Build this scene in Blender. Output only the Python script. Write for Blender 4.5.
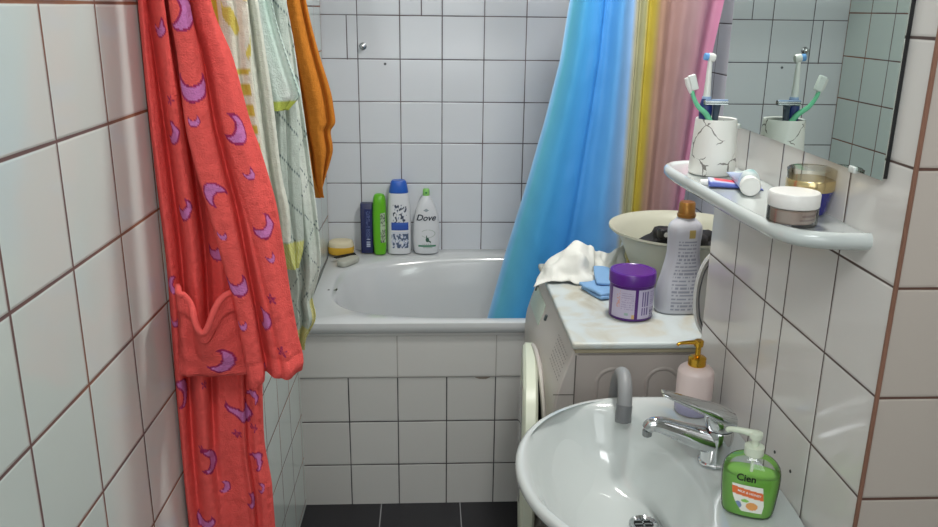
import bpy, bmesh, math, random
from mathutils import Vector, Matrix, noise
random.seed(4)
PI = math.pi
for o in list(bpy.data.objects): bpy.data.objects.remove(o)
S = bpy.context.scene
COL = S.collection

# ------------------------------------------------------------ camera, world, light, exposure
cam_d = bpy.data.cameras.new('camera'); cam = bpy.data.objects.new('camera', cam_d); COL.objects.link(cam)
cam_d.sensor_width = 36.0; cam_d.lens = 36.0*830.4/938.0; cam_d.clip_start = 0.02
rx_, ux_, fx_ = Vector((0.998775, -0.048010, 0.011949)), Vector((0.002679, 0.293649, 0.955910)), Vector((0.049402, 0.954707, -0.293418))
cam.matrix_world = Matrix(((rx_.x, ux_.x, -fx_.x, .387), (rx_.y, ux_.y, -fx_.y, 0), (rx_.z, ux_.z, -fx_.z, 1.5392), (0, 0, 0, 1)))
S.camera = cam
S.view_settings.view_transform = 'Standard'; S.view_settings.look = 'None'
S.view_settings.gamma = 1; S.view_settings.use_curve_mapping = False
S.view_settings.exposure = 0.0
world = bpy.data.worlds.new('world'); S.world = world; world.use_nodes = True
world.node_tree.nodes['Background'].inputs[0].default_value = (.75, .85, 1, 1)
world.node_tree.nodes['Background'].inputs[1].default_value = 0.15

def area(name, loc, target, size, power, color, size_y=None):
    d = bpy.data.lights.new(name, 'AREA'); d.energy = power; d.color = color; d.size = size
    if size_y: d.shape = 'RECTANGLE'; d.size_y = size_y
    else: d.shape = 'DISK'
    o = bpy.data.objects.new(name, d); COL.objects.link(o); o.location = loc
    o.rotation_euler = (Vector(target)-Vector(loc)).to_track_quat('-Z', 'Y').to_euler()
    return o
LAMP = (0.90, 1.82, 2.44)
area('ceiling_lamp_light', LAMP, (LAMP[0], LAMP[1], 0), .22, 18.0, (1.0, .985, .95))
area('entry_fill_light', (.42, .10, 2.36), (.55, 3.0, 1.15), .7, 11.5, (.97, .99, 1.0), .5)  # added overhead fill aimed at the back wall, not a lamp of the room
area('rear_fill_light', (.40, -.85, 1.60), (.35, 2.0, 1.0), .9, 10.5, (.92, .97, 1.0), 1.5)  # unseen soft fill added behind the camera to brighten the upright surfaces

# ------------------------------------------------------------ material helpers
def lin(c):
    if isinstance(c, str):
        c = tuple(int(c[i:i+2], 16)/255 for i in (0, 2, 4))
    return tuple((x/12.92 if x <= .04045 else ((x+.055)/1.055)**2.4) for x in c[:3])
MATS = {}
def mat(name, col, rough=.5, metal=0, coat=0, bump=0, bscale=200, trans=0, sub=0, sheen=0, spec=None, ior=None, vary=0, vscale=8):
    if name in MATS: return MATS[name]
    m = bpy.data.materials.new(name); m.use_nodes = True; MATS[name] = m
    nt = m.node_tree; b = nt.nodes['Principled BSDF']
    c = lin(col)
    b.inputs['Base Color'].default_value = (*c, 1)
    b.inputs['Roughness'].default_value = rough; b.inputs['Metallic'].default_value = metal
    b.inputs['Coat Weight'].default_value = coat
    b.inputs['Transmission Weight'].default_value = trans
    if ior: b.inputs['IOR'].default_value = ior
    if sub: b.inputs['Subsurface Weight'].default_value = sub; b.inputs['Subsurface Radius'].default_value = (.01, .008, .006)
    if sheen: b.inputs['Sheen Weight'].default_value = sheen
    tc = nt.nodes.new('ShaderNodeTexCoord')
    if bump:
        n = nt.nodes.new('ShaderNodeTexNoise'); n.inputs['Scale'].default_value = bscale; n.inputs['Detail'].default_value = 3
        nt.links.new(tc.outputs['Object'], n.inputs['Vector'])
        bp = nt.nodes.new('ShaderNodeBump'); bp.inputs['Strength'].default_value = bump; bp.inputs['Distance'].default_value = .002
        nt.links.new(n.outputs['Fac'], bp.inputs['Height']); nt.links.new(bp.outputs['Normal'], b.inputs['Normal'])
    if vary:
        n = nt.nodes.new('ShaderNodeTexNoise'); n.inputs['Scale'].default_value = vscale; n.inputs['Detail'].default_value = 4
        nt.links.new(tc.outputs['Object'], n.inputs['Vector'])
        r = nt.nodes.new('ShaderNodeMapRange'); r.inputs[3].default_value = 1-vary; r.inputs[4].default_value = 1+vary*.5
        nt.links.new(n.outputs['Fac'], r.inputs[0])
        v = nt.nodes.new('ShaderNodeVectorMath'); v.operation = 'SCALE'; v.inputs[0].default_value = c
        nt.links.new(r.outputs[0], v.inputs['Scale']); nt.links.new(v.outputs[0], b.inputs['Base Color'])
    return m
def painted(name, rough=.5, bump=0, bscale=300, sheen=0, transl=0, coat=0, spec=.5):
    """colour comes from the mesh's own 'Col' attribute (printed or dyed colour)"""
    if name in MATS: return MATS[name]
    m = bpy.data.materials.new(name); m.use_nodes = True; MATS[name] = m
    nt = m.node_tree; b = nt.nodes['Principled BSDF']
    a = nt.nodes.new('ShaderNodeAttribute'); a.attribute_name = 'Col'
    nt.links.new(a.outputs['Color'], b.inputs['Base Color'])
    b.inputs['Roughness'].default_value = rough; b.inputs['Sheen Weight'].default_value = sheen; b.inputs['Coat Weight'].default_value = coat
    b.inputs['Specular IOR Level'].default_value = spec
    if bump:
        tc = nt.nodes.new('ShaderNodeTexCoord')
        n = nt.nodes.new('ShaderNodeTexNoise'); n.inputs['Scale'].default_value = bscale; n.inputs['Detail'].default_value = 3
        nt.links.new(tc.outputs['Object'], n.inputs['Vector'])
        bp = nt.nodes.new('ShaderNodeBump'); bp.inputs['Strength'].default_value = bump; bp.inputs['Distance'].default_value = .003
        nt.links.new(n.outputs['Fac'], bp.inputs['Height']); nt.links.new(bp.outputs['Normal'], b.inputs['Normal'])
    if transl:
        t = nt.nodes.new('ShaderNodeBsdfTranslucent'); nt.links.new(a.outputs['Color'], t.inputs['Color'])
        mx = nt.nodes.new('ShaderNodeMixShader'); mx.inputs[0].default_value = transl
        nt.links.new(b.outputs[0], mx.inputs[1]); nt.links.new(t.outputs[0], mx.inputs[2])
        nt.links.new(mx.outputs[0], nt.nodes['Material Output'].inputs['Surface'])
    return m
def clear(name, tint='F4F6F6', gloss=.12, rough=.05):
    """thin clear plastic or glass wall: mostly see-through with a gloss"""
    if name in MATS: return MATS[name]
    m = bpy.data.materials.new(name); m.use_nodes = True; MATS[name] = m
    nt = m.node_tree; nt.nodes.remove(nt.nodes['Principled BSDF'])
    t = nt.nodes.new('ShaderNodeBsdfTransparent'); t.inputs['Color'].default_value = (*lin(tint), 1)
    g = nt.nodes.new('ShaderNodeBsdfGlossy'); g.inputs['Roughness'].default_value = rough
    f = nt.nodes.new('ShaderNodeFresnel'); f.inputs['IOR'].default_value = 1.45
    ad = nt.nodes.new('ShaderNodeMath'); ad.operation = 'ADD'; ad.inputs[1].default_value = gloss
    nt.links.new(f.outputs[0], ad.inputs[0])
    mx = nt.nodes.new('ShaderNodeMixShader')
    nt.links.new(ad.outputs[0], mx.inputs[0]); nt.links.new(t.outputs[0], mx.inputs[1]); nt.links.new(g.outputs[0], mx.inputs[2])
    nt.links.new(mx.outputs[0], nt.nodes['Material Output'].inputs['Surface'])
    return m

W = .152
def tile_mat(name, ax, u0, v0, tile='D2D3D0', grout='5A4A48', gw=.0022, pu=W, pv=W, rough=.12, half=None, extra=(), wob=.35, speck=0, grout2=None):
    """glazed tiles: ax = which world axis runs along the wall (0 x, 1 y); second axis is z (or y for floors)"""
    m = bpy.data.materials.new(name); m.use_nodes = True
    nt = m.node_tree; N = nt.nodes; L = nt.links; b = N['Principled BSDF']
    g = N.new('ShaderNodeNewGeometry'); s = N.new('ShaderNodeSeparateXYZ'); L.new(g.outputs['Position'], s.inputs[0])
    def M(op, a, c=None, d=None):
        n = N.new('ShaderNodeMath'); n.operation = op
        for i, x in enumerate((a, c, d)):
            if x is None: continue
            if isinstance(x, (int, float)): n.inputs[i].default_value = x
            else: L.new(x, n.inputs[i])
        return n.outputs[0]
    A = s.outputs[ax]; B = s.outputs[1 if speck == 'floor' else 2]
    u = M('DIVIDE', M('SUBTRACT', A, u0), pu)
    if half: u = M('ADD', u, M('MULTIPLY', M('GREATER_THAN', u, half), .5))
    v = M('DIVIDE', M('SUBTRACT', B, v0), pv)
    def dist(c, p):   # metres to the nearest joint
        f = M('FRACT', M('ADD', c, 100.0)); return M('MULTIPLY', M('MINIMUM', f, M('SUBTRACT', 1.0, f)), p)
    # joints that wander a little
    nz = N.new('ShaderNodeTexNoise'); nz.inputs['Scale'].default_value = 9; nz.inputs['Detail'].default_value = 3; L.new(g.outputs['Position'], nz.inputs['Vector'])
    gwv = M('MULTIPLY', M('ADD', .55, M('MULTIPLY', nz.outputs['Fac'], .9)), gw)
    d = M('MINIMUM', dist(u, pu), dist(v, pv))
    for (a0, a1, b0, b1) in extra:
        ca, ha = (a0+a1)/2, abs(a1-a0)/2; cb, hb = (b0+b1)/2, abs(b1-b0)/2
        e = M('MAXIMUM', M('SUBTRACT', M('ABSOLUTE', M('SUBTRACT', A, ca)), ha), M('SUBTRACT', M('ABSOLUTE', M('SUBTRACT', B, cb)), hb))
        d = M('MINIMUM', d, M('MAXIMUM', e, 0.0))
    mr = N.new('ShaderNodeMapRange'); mr.interpolation_type = 'SMOOTHSTEP'
    L.new(M('SUBTRACT', d, gwv), mr.inputs[0]); mr.inputs[1].default_value = -.0006; mr.inputs[2].default_value = .0008
    mask = mr.outputs[0]      # 1 on tile, 0 in the joint
    # per-tile tone
    cmb = N.new('ShaderNodeCombineXYZ'); L.new(M('FLOOR', u), cmb.inputs[0]); L.new(M('FLOOR', v), cmb.inputs[1])
    wn = N.new('ShaderNodeTexWhiteNoise'); wn.noise_dimensions = '3D'; L.new(cmb.outputs[0], wn.inputs['Vector'])
    tone = M('ADD', .965, M('MULTIPLY', wn.outputs['Value'], .05))
    tv = N.new('ShaderNodeVectorMath'); tv.operation = 'SCALE'; tv.inputs[0].default_value = lin(tile); L.new(tone, tv.inputs['Scale'])
    # grout colour patches
    ng = N.new('ShaderNodeTexNoise'); ng.inputs['Scale'].default_value = 3.5; L.new(g.outputs['Position'], ng.inputs['Vector'])
    gm = N.new('ShaderNodeMix'); gm.data_type = 'RGBA'; gm.inputs['A'].default_value = (*lin(grout), 1); gm.inputs['B'].default_value = (*lin(grout2 or grout), 1)
    gr = N.new('ShaderNodeMapRange'); gr.inputs[1].default_value = .42; gr.inputs[2].default_value = .6; L.new(ng.outputs['Fac'], gr.inputs[0]); L.new(gr.outputs[0], gm.inputs['Factor'])
    mx = N.new('ShaderNodeMix'); mx.data_type = 'RGBA'; L.new(mask, mx.inputs['Factor']); L.new(gm.outputs['Result'], mx.inputs['A']); L.new(tv.outputs[0], mx.inputs['B'])
    out = mx.outputs['Result']
    if speck == 'floor':
        vn = N.new('ShaderNodeTexNoise'); vn.inputs['Scale'].default_value = 260; vn.inputs['Detail'].default_value = 2; L.new(g.outputs['Position'], vn.inputs['Vector'])
        r2 = N.new('ShaderNodeMapRange'); r2.inputs[1].default_value = .55; r2.inputs[2].default_value = .75; r2.inputs[4].default_value = .35; L.new(vn.outputs['Fac'], r2.inputs[0])
        m2 = N.new('ShaderNodeMix'); m2.data_type = 'RGBA'; L.new(r2.outputs[0], m2.inputs['Factor']); L.new(out, m2.inputs['A']); m2.inputs['B'].default_value = (*lin('4A4A58'), 1); out = m2.outputs['Result']
    L.new(out, b.inputs['Base Color'])
    rr = N.new('ShaderNodeMapRange'); L.new(mask, rr.inputs[0]); rr.inputs[3].default_value = .9; rr.inputs[4].default_value = rough; L.new(rr.outputs[0], b.inputs['Roughness'])
    nb = N.new('ShaderNodeTexNoise'); nb.inputs['Scale'].default_value = 14; L.new(g.outputs['Position'], nb.inputs['Vector'])
    edge = N.new('ShaderNodeMapRange'); edge.interpolation_type = 'SMOOTHSTEP'; L.new(d, edge.inputs[0]); edge.inputs[1].default_value = .0008; edge.inputs[2].default_value = .005
    h = M('ADD', M('MULTIPLY', nb.outputs['Fac'], wob), edge.outputs[0])
    bp = N.new('ShaderNodeBump'); bp.inputs['Strength'].default_value = .5; bp.inputs['Distance'].default_value = .0016
    L.new(h, bp.inputs['Height']); L.new(bp.outputs[0], b.inputs['Normal'])
    return m

# ------------------------------------------------------------ mesh helpers
def mesh_obj(name, verts, faces, m, parent=None, smooth=True, cols=None, angle=None, origin=None):
    me = bpy.data.meshes.new(name)
    if origin is not None: verts = [(v[0]-origin[0], v[1]-origin[1], v[2]-origin[2]) for v in verts]
    me.from_pydata([tuple(v) for v in verts], [], faces); me.update()
    if cols is not None:
        a = me.color_attributes.new('Col', 'FLOAT_COLOR', 'POINT')
        flat = []
        for c in cols: flat += [c[0], c[1], c[2], 1.0]
        a.data.foreach_set('color', flat)
    bm = bmesh.new(); bm.from_mesh(me); bmesh.ops.recalc_face_normals(bm, faces=bm.faces); bm.to_mesh(me); bm.free()
    if smooth:
        for p in me.polygons: p.use_smooth = True
        if angle is not None: me.set_sharp_from_angle(angle=math.radians(angle))
    if m: me.materials.append(m)
    o = bpy.data.objects.new(name, me); COL.objects.link(o)
    if parent: o.parent = parent
    if origin is not None and not parent: o.location = origin
    return o
def bm_obj(name, bm, m, parent=None, smooth=True, angle=40):
    me = bpy.data.meshes.new(name); bmesh.ops.recalc_face_normals(bm, faces=bm.faces); bm.to_mesh(me); bm.free()
    if smooth:
        for p in me.polygons: p.use_smooth = True
        me.set_sharp_from_angle(angle=math.radians(angle))
    if m: me.materials.append(m)
    o = bpy.data.objects.new(name, me); COL.objects.link(o)
    if parent: o.parent = parent
    return o
def thing(name, label, cat, loc=(0, 0, 0), rot=0, group=None):
    o = bpy.data.objects.new(name, None); COL.objects.link(o); o.location = loc; o.rotation_euler = (0, 0, rot)
    o.empty_display_size = .02
    o['label'] = label; o['category'] = cat
    if group: o['group'] = group
    return o
def tag(o, label, cat, group=None):
    o['label'] = label; o['category'] = cat
    if group: o['group'] = group
    return o
def struct(o): o['kind'] = 'structure'; return o
def box(x0, x1, y0, y1, z0, z1, bev=0, seg=3, bm=None):
    bm = bm or bmesh.new()
    r = bmesh.ops.create_cube(bm, size=1)
    for v in r['verts']:
        v.co = Vector(((x0+x1)/2+v.co.x*(x1-x0), (y0+y1)/2+v.co.y*(y1-y0), (z0+z1)/2+v.co.z*(z1-z0)))
    if bev:
        es = list({e for v in r['verts'] for e in v.link_edges})
        bmesh.ops.bevel(bm, geom=es, offset=bev, segments=seg, affect='EDGES', profile=.5)
    return bm
def spow(c, e): return math.copysign(abs(c)**e, c)
def loft(rings, closed=True, cap0=True, cap1=True):
    n = len(rings[0]); V = [p for r in rings for p in r]; F = []
    for i in range(len(rings)-1):
        for j in range(n if closed else n-1):
            k = (j+1) % n
            F.append((i*n+j, i*n+k, (i+1)*n+k, (i+1)*n+j))
    if cap0: F.append(tuple(range(n))[::-1])
    if cap1: F.append(tuple(range((len(rings)-1)*n, len(rings)*n)))
    return V, F
def lathe(name, prof, m, parent=None, n=40, c=(0, 0), e=2.0, cap0=True, cap1=True, angle=35, rot=None):
    """prof: (z, rx[, ry]) ; e = superellipse exponent"""
    rings = []
    for p in prof:
        z, rx = p[0], p[1]; ry = p[2] if len(p) > 2 else rx
        ex = 2.0/(p[3] if len(p) > 3 else e)
        rings.append([(c[0]+rx*spow(math.cos(2*PI*j/n), ex), c[1]+ry*spow(math.sin(2*PI*j/n), ex), z) for j in range(n)])
    V, F = loft(rings, True, cap0, cap1)
    if rot: V = [tuple(rot @ Vector(v)) for v in V]
    return mesh_obj(name, V, F, m, parent, True, None, angle)
def smooth_prof(pts, k=6):
    """Catmull-Rom through profile tuples"""
    out = []
    for i in range(len(pts)-1):
        p0 = pts[max(i-1, 0)]; p1 = pts[i]; p2 = pts[i+1]; p3 = pts[min(i+2, len(pts)-1)]
        for s in range(k):
            t = s/k
            out.append(tuple(.5*((2*b)+(-a+c)*t+(2*a-5*b+4*c-d)*t*t+(-a+3*b-3*c+d)*t**3) for a, b, c, d in zip(p0, p1, p2, p3)))
    out.append(tuple(pts[-1])); return out
def tube(name, pts, rad, m, parent=None, n=14, k=8, caps=True, flat=1.0):
    """tube along a smoothed path; rad number or list"""
    pts = [tuple(p) for p in pts]
    rr = rad if isinstance(rad, (list, tuple)) else [rad]*len(pts)
    P = smooth_prof([(*p, r) for p, r in zip(pts, rr)], k)
    rings = []; up = Vector((0, 0, 1)); prev = None
    for i, p in enumerate(P):
        a = Vector(P[max(i-1, 0)][:3]); b = Vector(P[min(i+1, len(P)-1)][:3]); t = (b-a).normalized()
        if prev is None:
            prev = t.cross(Vector((.3, .9, .2))).normalized()
        s = (prev-t*prev.dot(t)).normalized(); prev = s; w = t.cross(s)
        rings.append([tuple(Vector(p[:3])+(s*math.cos(2*PI*j/n)+w*math.sin(2*PI*j/n)*flat)*p[3]) for j in range(n)])
    V, F = loft(rings, True, caps, caps)
    return mesh_obj(name, V, F, m, parent, True, None, 60)
def text_on(name, body, size, fn, m, parent, align='CENTER', rot90=False, thick=False):
    """lettering laid on a surface: fn(x, y) -> point"""
    c = bpy.data.curves.new('lettering', 'FONT'); c.body = body; c.size = size; c.align_x = align; c.align_y = 'CENTER'; c.resolution_u = 3
    if thick: c.offset = size*.02
    t = bpy.data.objects.new('lettering', c); COL.objects.link(t)
    dg = bpy.context.evaluated_depsgraph_get(); me = bpy.data.meshes.new_from_object(t.evaluated_get(dg))
    bpy.data.objects.remove(t); bpy.data.curves.remove(c)
    bm = bmesh.new(); bm.from_mesh(me); bpy.data.meshes.remove(me)
    bmesh.ops.triangulate(bm, faces=bm.faces)
    for v in bm.verts:
        x, y = v.co.x, v.co.y
        if rot90: x, y = -y, x
        v.co = Vector(fn(x, y))
    return bm_obj(name, bm, m, parent, False)
def patch(name, fn, x0, x1, y0, y1, nx, ny, colfn, m, parent):
    V = []; C = []
    for j in range(ny+1):
        for i in range(nx+1):
            x = x0+(x1-x0)*i/nx; y = y0+(y1-y0)*j/ny
            V.append(tuple(fn(x, y))); C.append(colfn((x-x0)/(x1-x0), (y-y0)/(y1-y0)))
    F = [(j*(nx+1)+i, j*(nx+1)+i+1, (j+1)*(nx+1)+i+1, (j+1)*(nx+1)+i) for j in range(ny) for i in range(nx)]
    o = mesh_obj(name, V, F, m, parent, True, C)
    return o
def surf(prof, e=2.0, off=.0004, face=-PI/2):
    """point on a bottle's side: x = arc distance from the facing direction, y = height"""
    def f(x, y):
        k = 0
        while k < len(prof)-2 and prof[k+1][0] < y: k += 1
        a, b = prof[k], prof[k+1]; t = 0 if b[0] == a[0] else min(max((y-a[0])/(b[0]-a[0]), 0), 1)
        rx = a[1]+(b[1]-a[1])*t; ry0 = a[2] if len(a) > 2 else a[1]; ry1 = b[2] if len(b) > 2 else b[1]; ry = ry0+(ry1-ry0)*t
        ex = 2.0/e; rx += off; ry += off
        if abs(math.sin(face)) > .7:
            q = max(-.999, min(.999, x/rx)); cx = q
            sy = -(1-abs(q)**e)**(1/e)*ry
            return (x, sy, y)
        q = max(-.999, min(.999, x/ry))
        return (-(1-abs(q)**e)**(1/e)*rx, -x, y)
    return f
WHITE, CERAMIC = 'E9E9E6', 'E6E8E8'
mC = mat('ceramic_white', 'C6CCCA', .10, coat=.4)
mChrome = mat('chrome', 'D4D6D8', .06, metal=1)
mSteel = mat('steel', '9A9C9E', .25, metal=1)
mPlasticW = mat('plastic_white', 'E4E4E0', .3)
mBlack = mat('black_plastic', '121214', .4)

# ------------------------------------------------------------ the room
ZC = 2.5
def quad(name, pts, m): return struct(mesh_obj(name, pts, [tuple(range(len(pts)))], m, smooth=False))
def slab(name, x0, x1, y0, y1, z0, z1, m): return struct(bm_obj(name, box(x0, x1, y0, y1, z0, z1), m, smooth=False))
BG, BG2 = '4E464C', '6A5E60'
mBack = tile_mat('tiles_back', 0, -.0156, 1.513, 'D5D9DD', BG, .0016, extra=((.0985, .0987, 1.36, 1.513), (.366, .3662, 1.513, 1.665)), grout2=BG2)
slab('wall_back', -.25, 1.5, 3.098, 3.25, 0, ZC, mBack)
mLeft = tile_mat('tiles_left', 1, .8156, 1.5407, 'D2DCD7', '6A5250', .0021, grout2='8A5B42')
LX = lambda y: .0206*(y-2.7)
bm = bmesh.new()
vs = [bm.verts.new(p) for p in ((LX(-1), -1, 0), (LX(3.15), 3.15, 0), (LX(3.15), 3.15, ZC), (LX(-1), -1, ZC), (-.25, -1, 0), (-.25, 3.15, 0), (-.25, 3.15, ZC), (-.25, -1, ZC))]
for f in ((0, 1, 2, 3), (4, 7, 6, 5), (0, 4, 5, 1), (3, 2, 6, 7), (0, 3, 7, 4), (1, 5, 6, 2)): bm.faces.new([vs[i] for i in f])
struct(bm_obj('wall_left', bm, mLeft, smooth=False))
mRight = tile_mat('tiles_right', 1, .9639, 1.2082, 'DEDAD6', '5C4A44', .0017, half=2.25, grout2='5A4B48')
mFace = tile_mat('tiles_face', 0, .976, 1.2082, 'BFB5AC', '5E4238', .0019, pu=.30)
# the sink wall: a projecting block, side and end face tiled
bm = bmesh.new(); r = box(.976, 1.45, .9639, 1.64, 0, ZC, bm=bm)
bm.faces.ensure_lookup_table()
o = struct(bm_obj('wall_sink', bm, mRight, smooth=False)); o.data.materials.append(mFace)
for p in o.data.polygons:
    if abs(p.normal.y) > .5: p.material_index = 1
mAlc = tile_mat('tiles_alcove', 1, .9639+.03, 1.505, 'D4D4DE', BG, .0017)
slab('wall_right', 1.3, 1.5, 1.64, 3.1, 0, ZC, mAlc)
slab('wall_entry', 1.62, 1.75, -1.1, .9639, 0, ZC, mRight)
slab('wall_front', -.25, 1.75, -1.15, -1.0, 0, ZC, mat('plaster', 'CFCFC9', .8, bump=.2, bscale=60))
slab('ceiling', -.25, 1.75, -1.15, 3.25, ZC, ZC+.1, mat('ceiling_paint', 'DADAD6', .85, bump=.1, bscale=60))
mFloor = tile_mat('tiles_floor', 0, .2345, 2.02, '1A191D', '8F8F90', .0014, pu=.2545, pv=.51, rough=.5, speck='floor', wob=.1)
slab('floor', -.25, 1.75, -1.15, 3.25, -.1, 0, mFloor)
# door in the wall behind the camera
d = struct(bm_obj('door_1', box(.05, .85, -1.0, -.965, 0, 2.02, .004), mat('door_paint', 'D8D6CE', .4), smooth=False))
for (a, b_) in ((.25, .9), (1.05, 1.85)):
    bm_obj('door_panel', box(.17, .73, -.966, -.958, a, b_, .004), MATS['door_paint'], d)
tube('door_handle', [(.77, -.96, 1.0), (.77, -.915, 1.0), (.74, -.905, 1.0), (.66, -.905, 1.0)], .008, mSteel, d)
# tiled bath front
PY = 2.358
mApr = tile_mat('tiles_bath_front', 0, -.0117, .4475, 'D2D2CE', '3C383A', .0017, grout2='4A4648')
mAprTop = tile_mat('tiles_bath_front_top', 0, -.0117, .4475, 'D4D4D0', 'A5A29D', .0014, pu=W*2)
struct(bm_obj('wall_bath_side', box(-.02, 1.3, PY, PY+.03, 0, .4475), mApr, smooth=False))
struct(bm_obj('wall_bath_side_top', box(-.02, 1.3, PY-.002, PY+.03, .4475, .588), mAprTop, smooth=False))
struct(bm_obj('trim_1', box(-.02, 1.3, PY-.006, PY+.02, .586, .600, .003), mat('bath_trim', 'CFCFCC', .3)))
struct(bm_obj('trim_2', box(.973, .9775, .9605, .9662, 0, ZC, .001), mat('edge_grout', '8A6250', .8, vary=.35, vscale=5)))
struct(bm_obj('trim_3', box(-.012, .006, 3.088, 3.099, .63, ZC, .003), mat('corner_grout', '9A9C9E', .8)))

# ceiling lamp (above the frame)
t = thing('ceiling_lamp', 'round white glass ceiling lamp above the bathroom', 'lamp', (LAMP[0], LAMP[1], ZC))
lathe('lamp_base', [(-.0, .10), (-.02, .10)], mPlasticW, t)
gl = bpy.data.materials.new('lamp_glass'); gl.use_nodes = True; MATS['lamp_glass'] = gl
gl.node_tree.nodes['Principled BSDF'].inputs['Emission Color'].default_value = (1, .97, .92, 1)
gl.node_tree.nodes['Principled BSDF'].inputs['Emission Strength'].default_value = 4
lathe('lamp_shade', smooth_prof([(-.02, .13), (-.035, .135), (-.048, .12), (-.053, .07), (-.054, .005)]), gl, t)

# ------------------------------------------------------------ bathtub
RZ = .63
t = thing('bathtub', 'white built-in bathtub with a broad back ledge behind the tiled front', 'bathtub', (0, 0, 0))
n = 128
def tub_rect(z, x0, x1, y0, y1, e=.04):
    out = []
    cx, cy, a, b_ = (x0+x1)/2, (y0+y1)/2, (x1-x0)/2, (y1-y0)/2
    for j in range(n):
        th = 2*PI*j/n; c, s = math.cos(th), math.sin(th); k = 1/max(abs(c), abs(s))
        out.append((cx+a*c*k, cy+b_*s*k, z))
    return out
def tub_se(z, x0, x1, y0, y1, ex):
    cx, cy, a, b_ = (x0+x1)/2, (y0+y1)/2, (x1-x0)/2, (y1-y0)/2
    return [(cx+a*spow(math.cos(2*PI*j/n), 2/ex), cy+b_*spow(math.sin(2*PI*j/n), 2/ex), z) for j in range(n)]
X0, X1, Y0, Y1 = .008, 1.298, PY-.012, 3.096
rings = [tub_rect(.596, X0+.002, X1, Y0+.004, Y1), tub_rect(.600, X0, X1, Y0, Y1), tub_rect(.618, X0, X1, Y0, Y1), tub_rect(RZ-.0015, X0+.001, X1-.001, Y0+.0015, Y1-.001), tub_rect(RZ, X0+.003, X1-.003, Y0+.004, Y1-.003),
         tub_se(RZ+.001, .062, 1.25, PY+.024, 3.035, 3.4), tub_se(RZ-.004, .070, 1.243, PY+.032, 3.028, 3.3), tub_se(RZ-.02, .080, 1.235, PY+.040, 3.018, 3.2),
         tub_se(.52, .115, 1.21, PY+.060, 2.995, 3.2), tub_se(.38, .165, 1.18, PY+.080, 2.97, 3.2), tub_se(.29, .215, 1.14, PY+.105, 2.94, 3.2), tub_se(.245, .29, 1.08, PY+.155, 2.89, 3), tub_se(.238, .40, .98, PY+.22, 2.82, 3)]
rings = [[(x, y, z+(.016*max(0, min(1, (y-3.02)/.07)) if z > .61 else 0)) for x, y, z in rg] for rg in rings]
V, F = loft(rings, True, False, True)
mTub = mat('tub_enamel', 'CACDCD', .16, coat=.2)
mesh_obj('tub_shell', V, F, mTub, t, True, None, 50)
lathe('drain', [(.239, .028), (.243, .030), (.244, .02), (.241, .008)], mChrome, t, c=(.95, 2.7))
mChip = mat('chip_dark', '2A2624', .8)
def blob(name, pts, z, m, parent, h=.0006):
    V, F = loft([[(x, y, z) for x, y in pts], [(x, y, z+h) for x, y in pts]]); return mesh_obj(name, V, F, m, parent, False)
o = blob('enamel_chip', [(.069, 2.655), (.082, 2.650), (.083, 2.668), (.079, 2.675), (.077, 2.664)], RZ+.0006, mChip, t); o['label'] = 'dark chip in the enamel'
o = blob('enamel_chip', [(.050, 2.655), (.056, 2.653), (.058, 2.661), (.052, 2.664)], RZ+.0006, mChip, t); o['label'] = 'dark chip in the enamel'

# chrome knob and small fittings in the back wall
t = thing('wall_hook', 'small round chrome fitting high on the back wall tiles', 'hook', (.156, 3.098, 1.406))
Rb = Matrix.Rotation(PI/2, 3, 'X')
lathe('base_plate', [(0, .013), (.004, .013), (.006, .010)], mSteel, t, n=20, rot=Rb)
lathe('knob', [(.006, .005), (.014, .005), (.016, .009), (.022, .009), (.024, .006)], mChrome, t, n=20, rot=Rb)
tag(lathe('wall_plug', [(0, .0048), (.0025, .0045)], mat('plug_grey', '5F6468', .6), None, n=14, rot=Rb), 'grey plug in a tile right of the chrome wall fitting', 'wall plug').location = (.234, 3.098, 1.344)

o = mesh_obj('broken_grout', [(.532, PY-.0006, .4445), (.545, PY-.0006, .4395), (.566, PY-.0006, .4385), (.580, PY-.0006, .4450), (.560, PY-.0006, .4495), (.540, PY-.0006, .4490)], [(0, 1, 2, 3, 4, 5)], mat('grout_bare', '8A8076', .9), bpy.data.objects['wall_bath_side'], False)
for k, (yy, zz) in enumerate(((1.230, .824), (1.167, .825))):
    o = tag(lathe('drill_hole', [(0, .0030), (.0012, .0026)], mBlack, None, n=14, rot=Matrix.Rotation(-PI/2, 3, 'Y')), ('dark drill hole in the tile above the tap' if k == 0 else 'dark drill hole right of the other, above the green soap'), 'hole'); o.location = (.976, yy, zz)
# ------------------------------------------------------------ sink
t = thing('sink', 'white oval wall-mounted ceramic sink with a grated drain', 'sink', (.976, 1.27, .775))
OX, OY, OZ = .976, 1.27, .775
n = 96
def sink_ring(xl, b_, z, xr=.976, ex=2.05, cy=1.265, cx=.80):
    """half ellipse to the left, straight sides running back to the wall"""
    out = []
    for j in range(n):
        th = 2*PI*j/n; c, s = math.cos(th), math.sin(th)
        if c < 0: x = cx+(cx-xl)*spow(c, 2/ex)
        else: x = cx+(xr-cx)*spow(c, 2/5.5)
        y = cy+b_*spow(s, 2/ex if c < 0 else 2/(2.3+c*2.2))
        out.append((x-OX, y-OY, z-OZ))
    return out
def bowl(z, x0, x1, b_, ex=2.15, cy=1.262):
    cx = (x0+x1)/2
    return [(cx+(x1-x0)/2*spow(math.cos(2*PI*j/n), 2/ex)-OX, cy+b_*spow(math.sin(2*PI*j/n), 2/ex)-OY, z-OZ) for j in range(n)]
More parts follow.
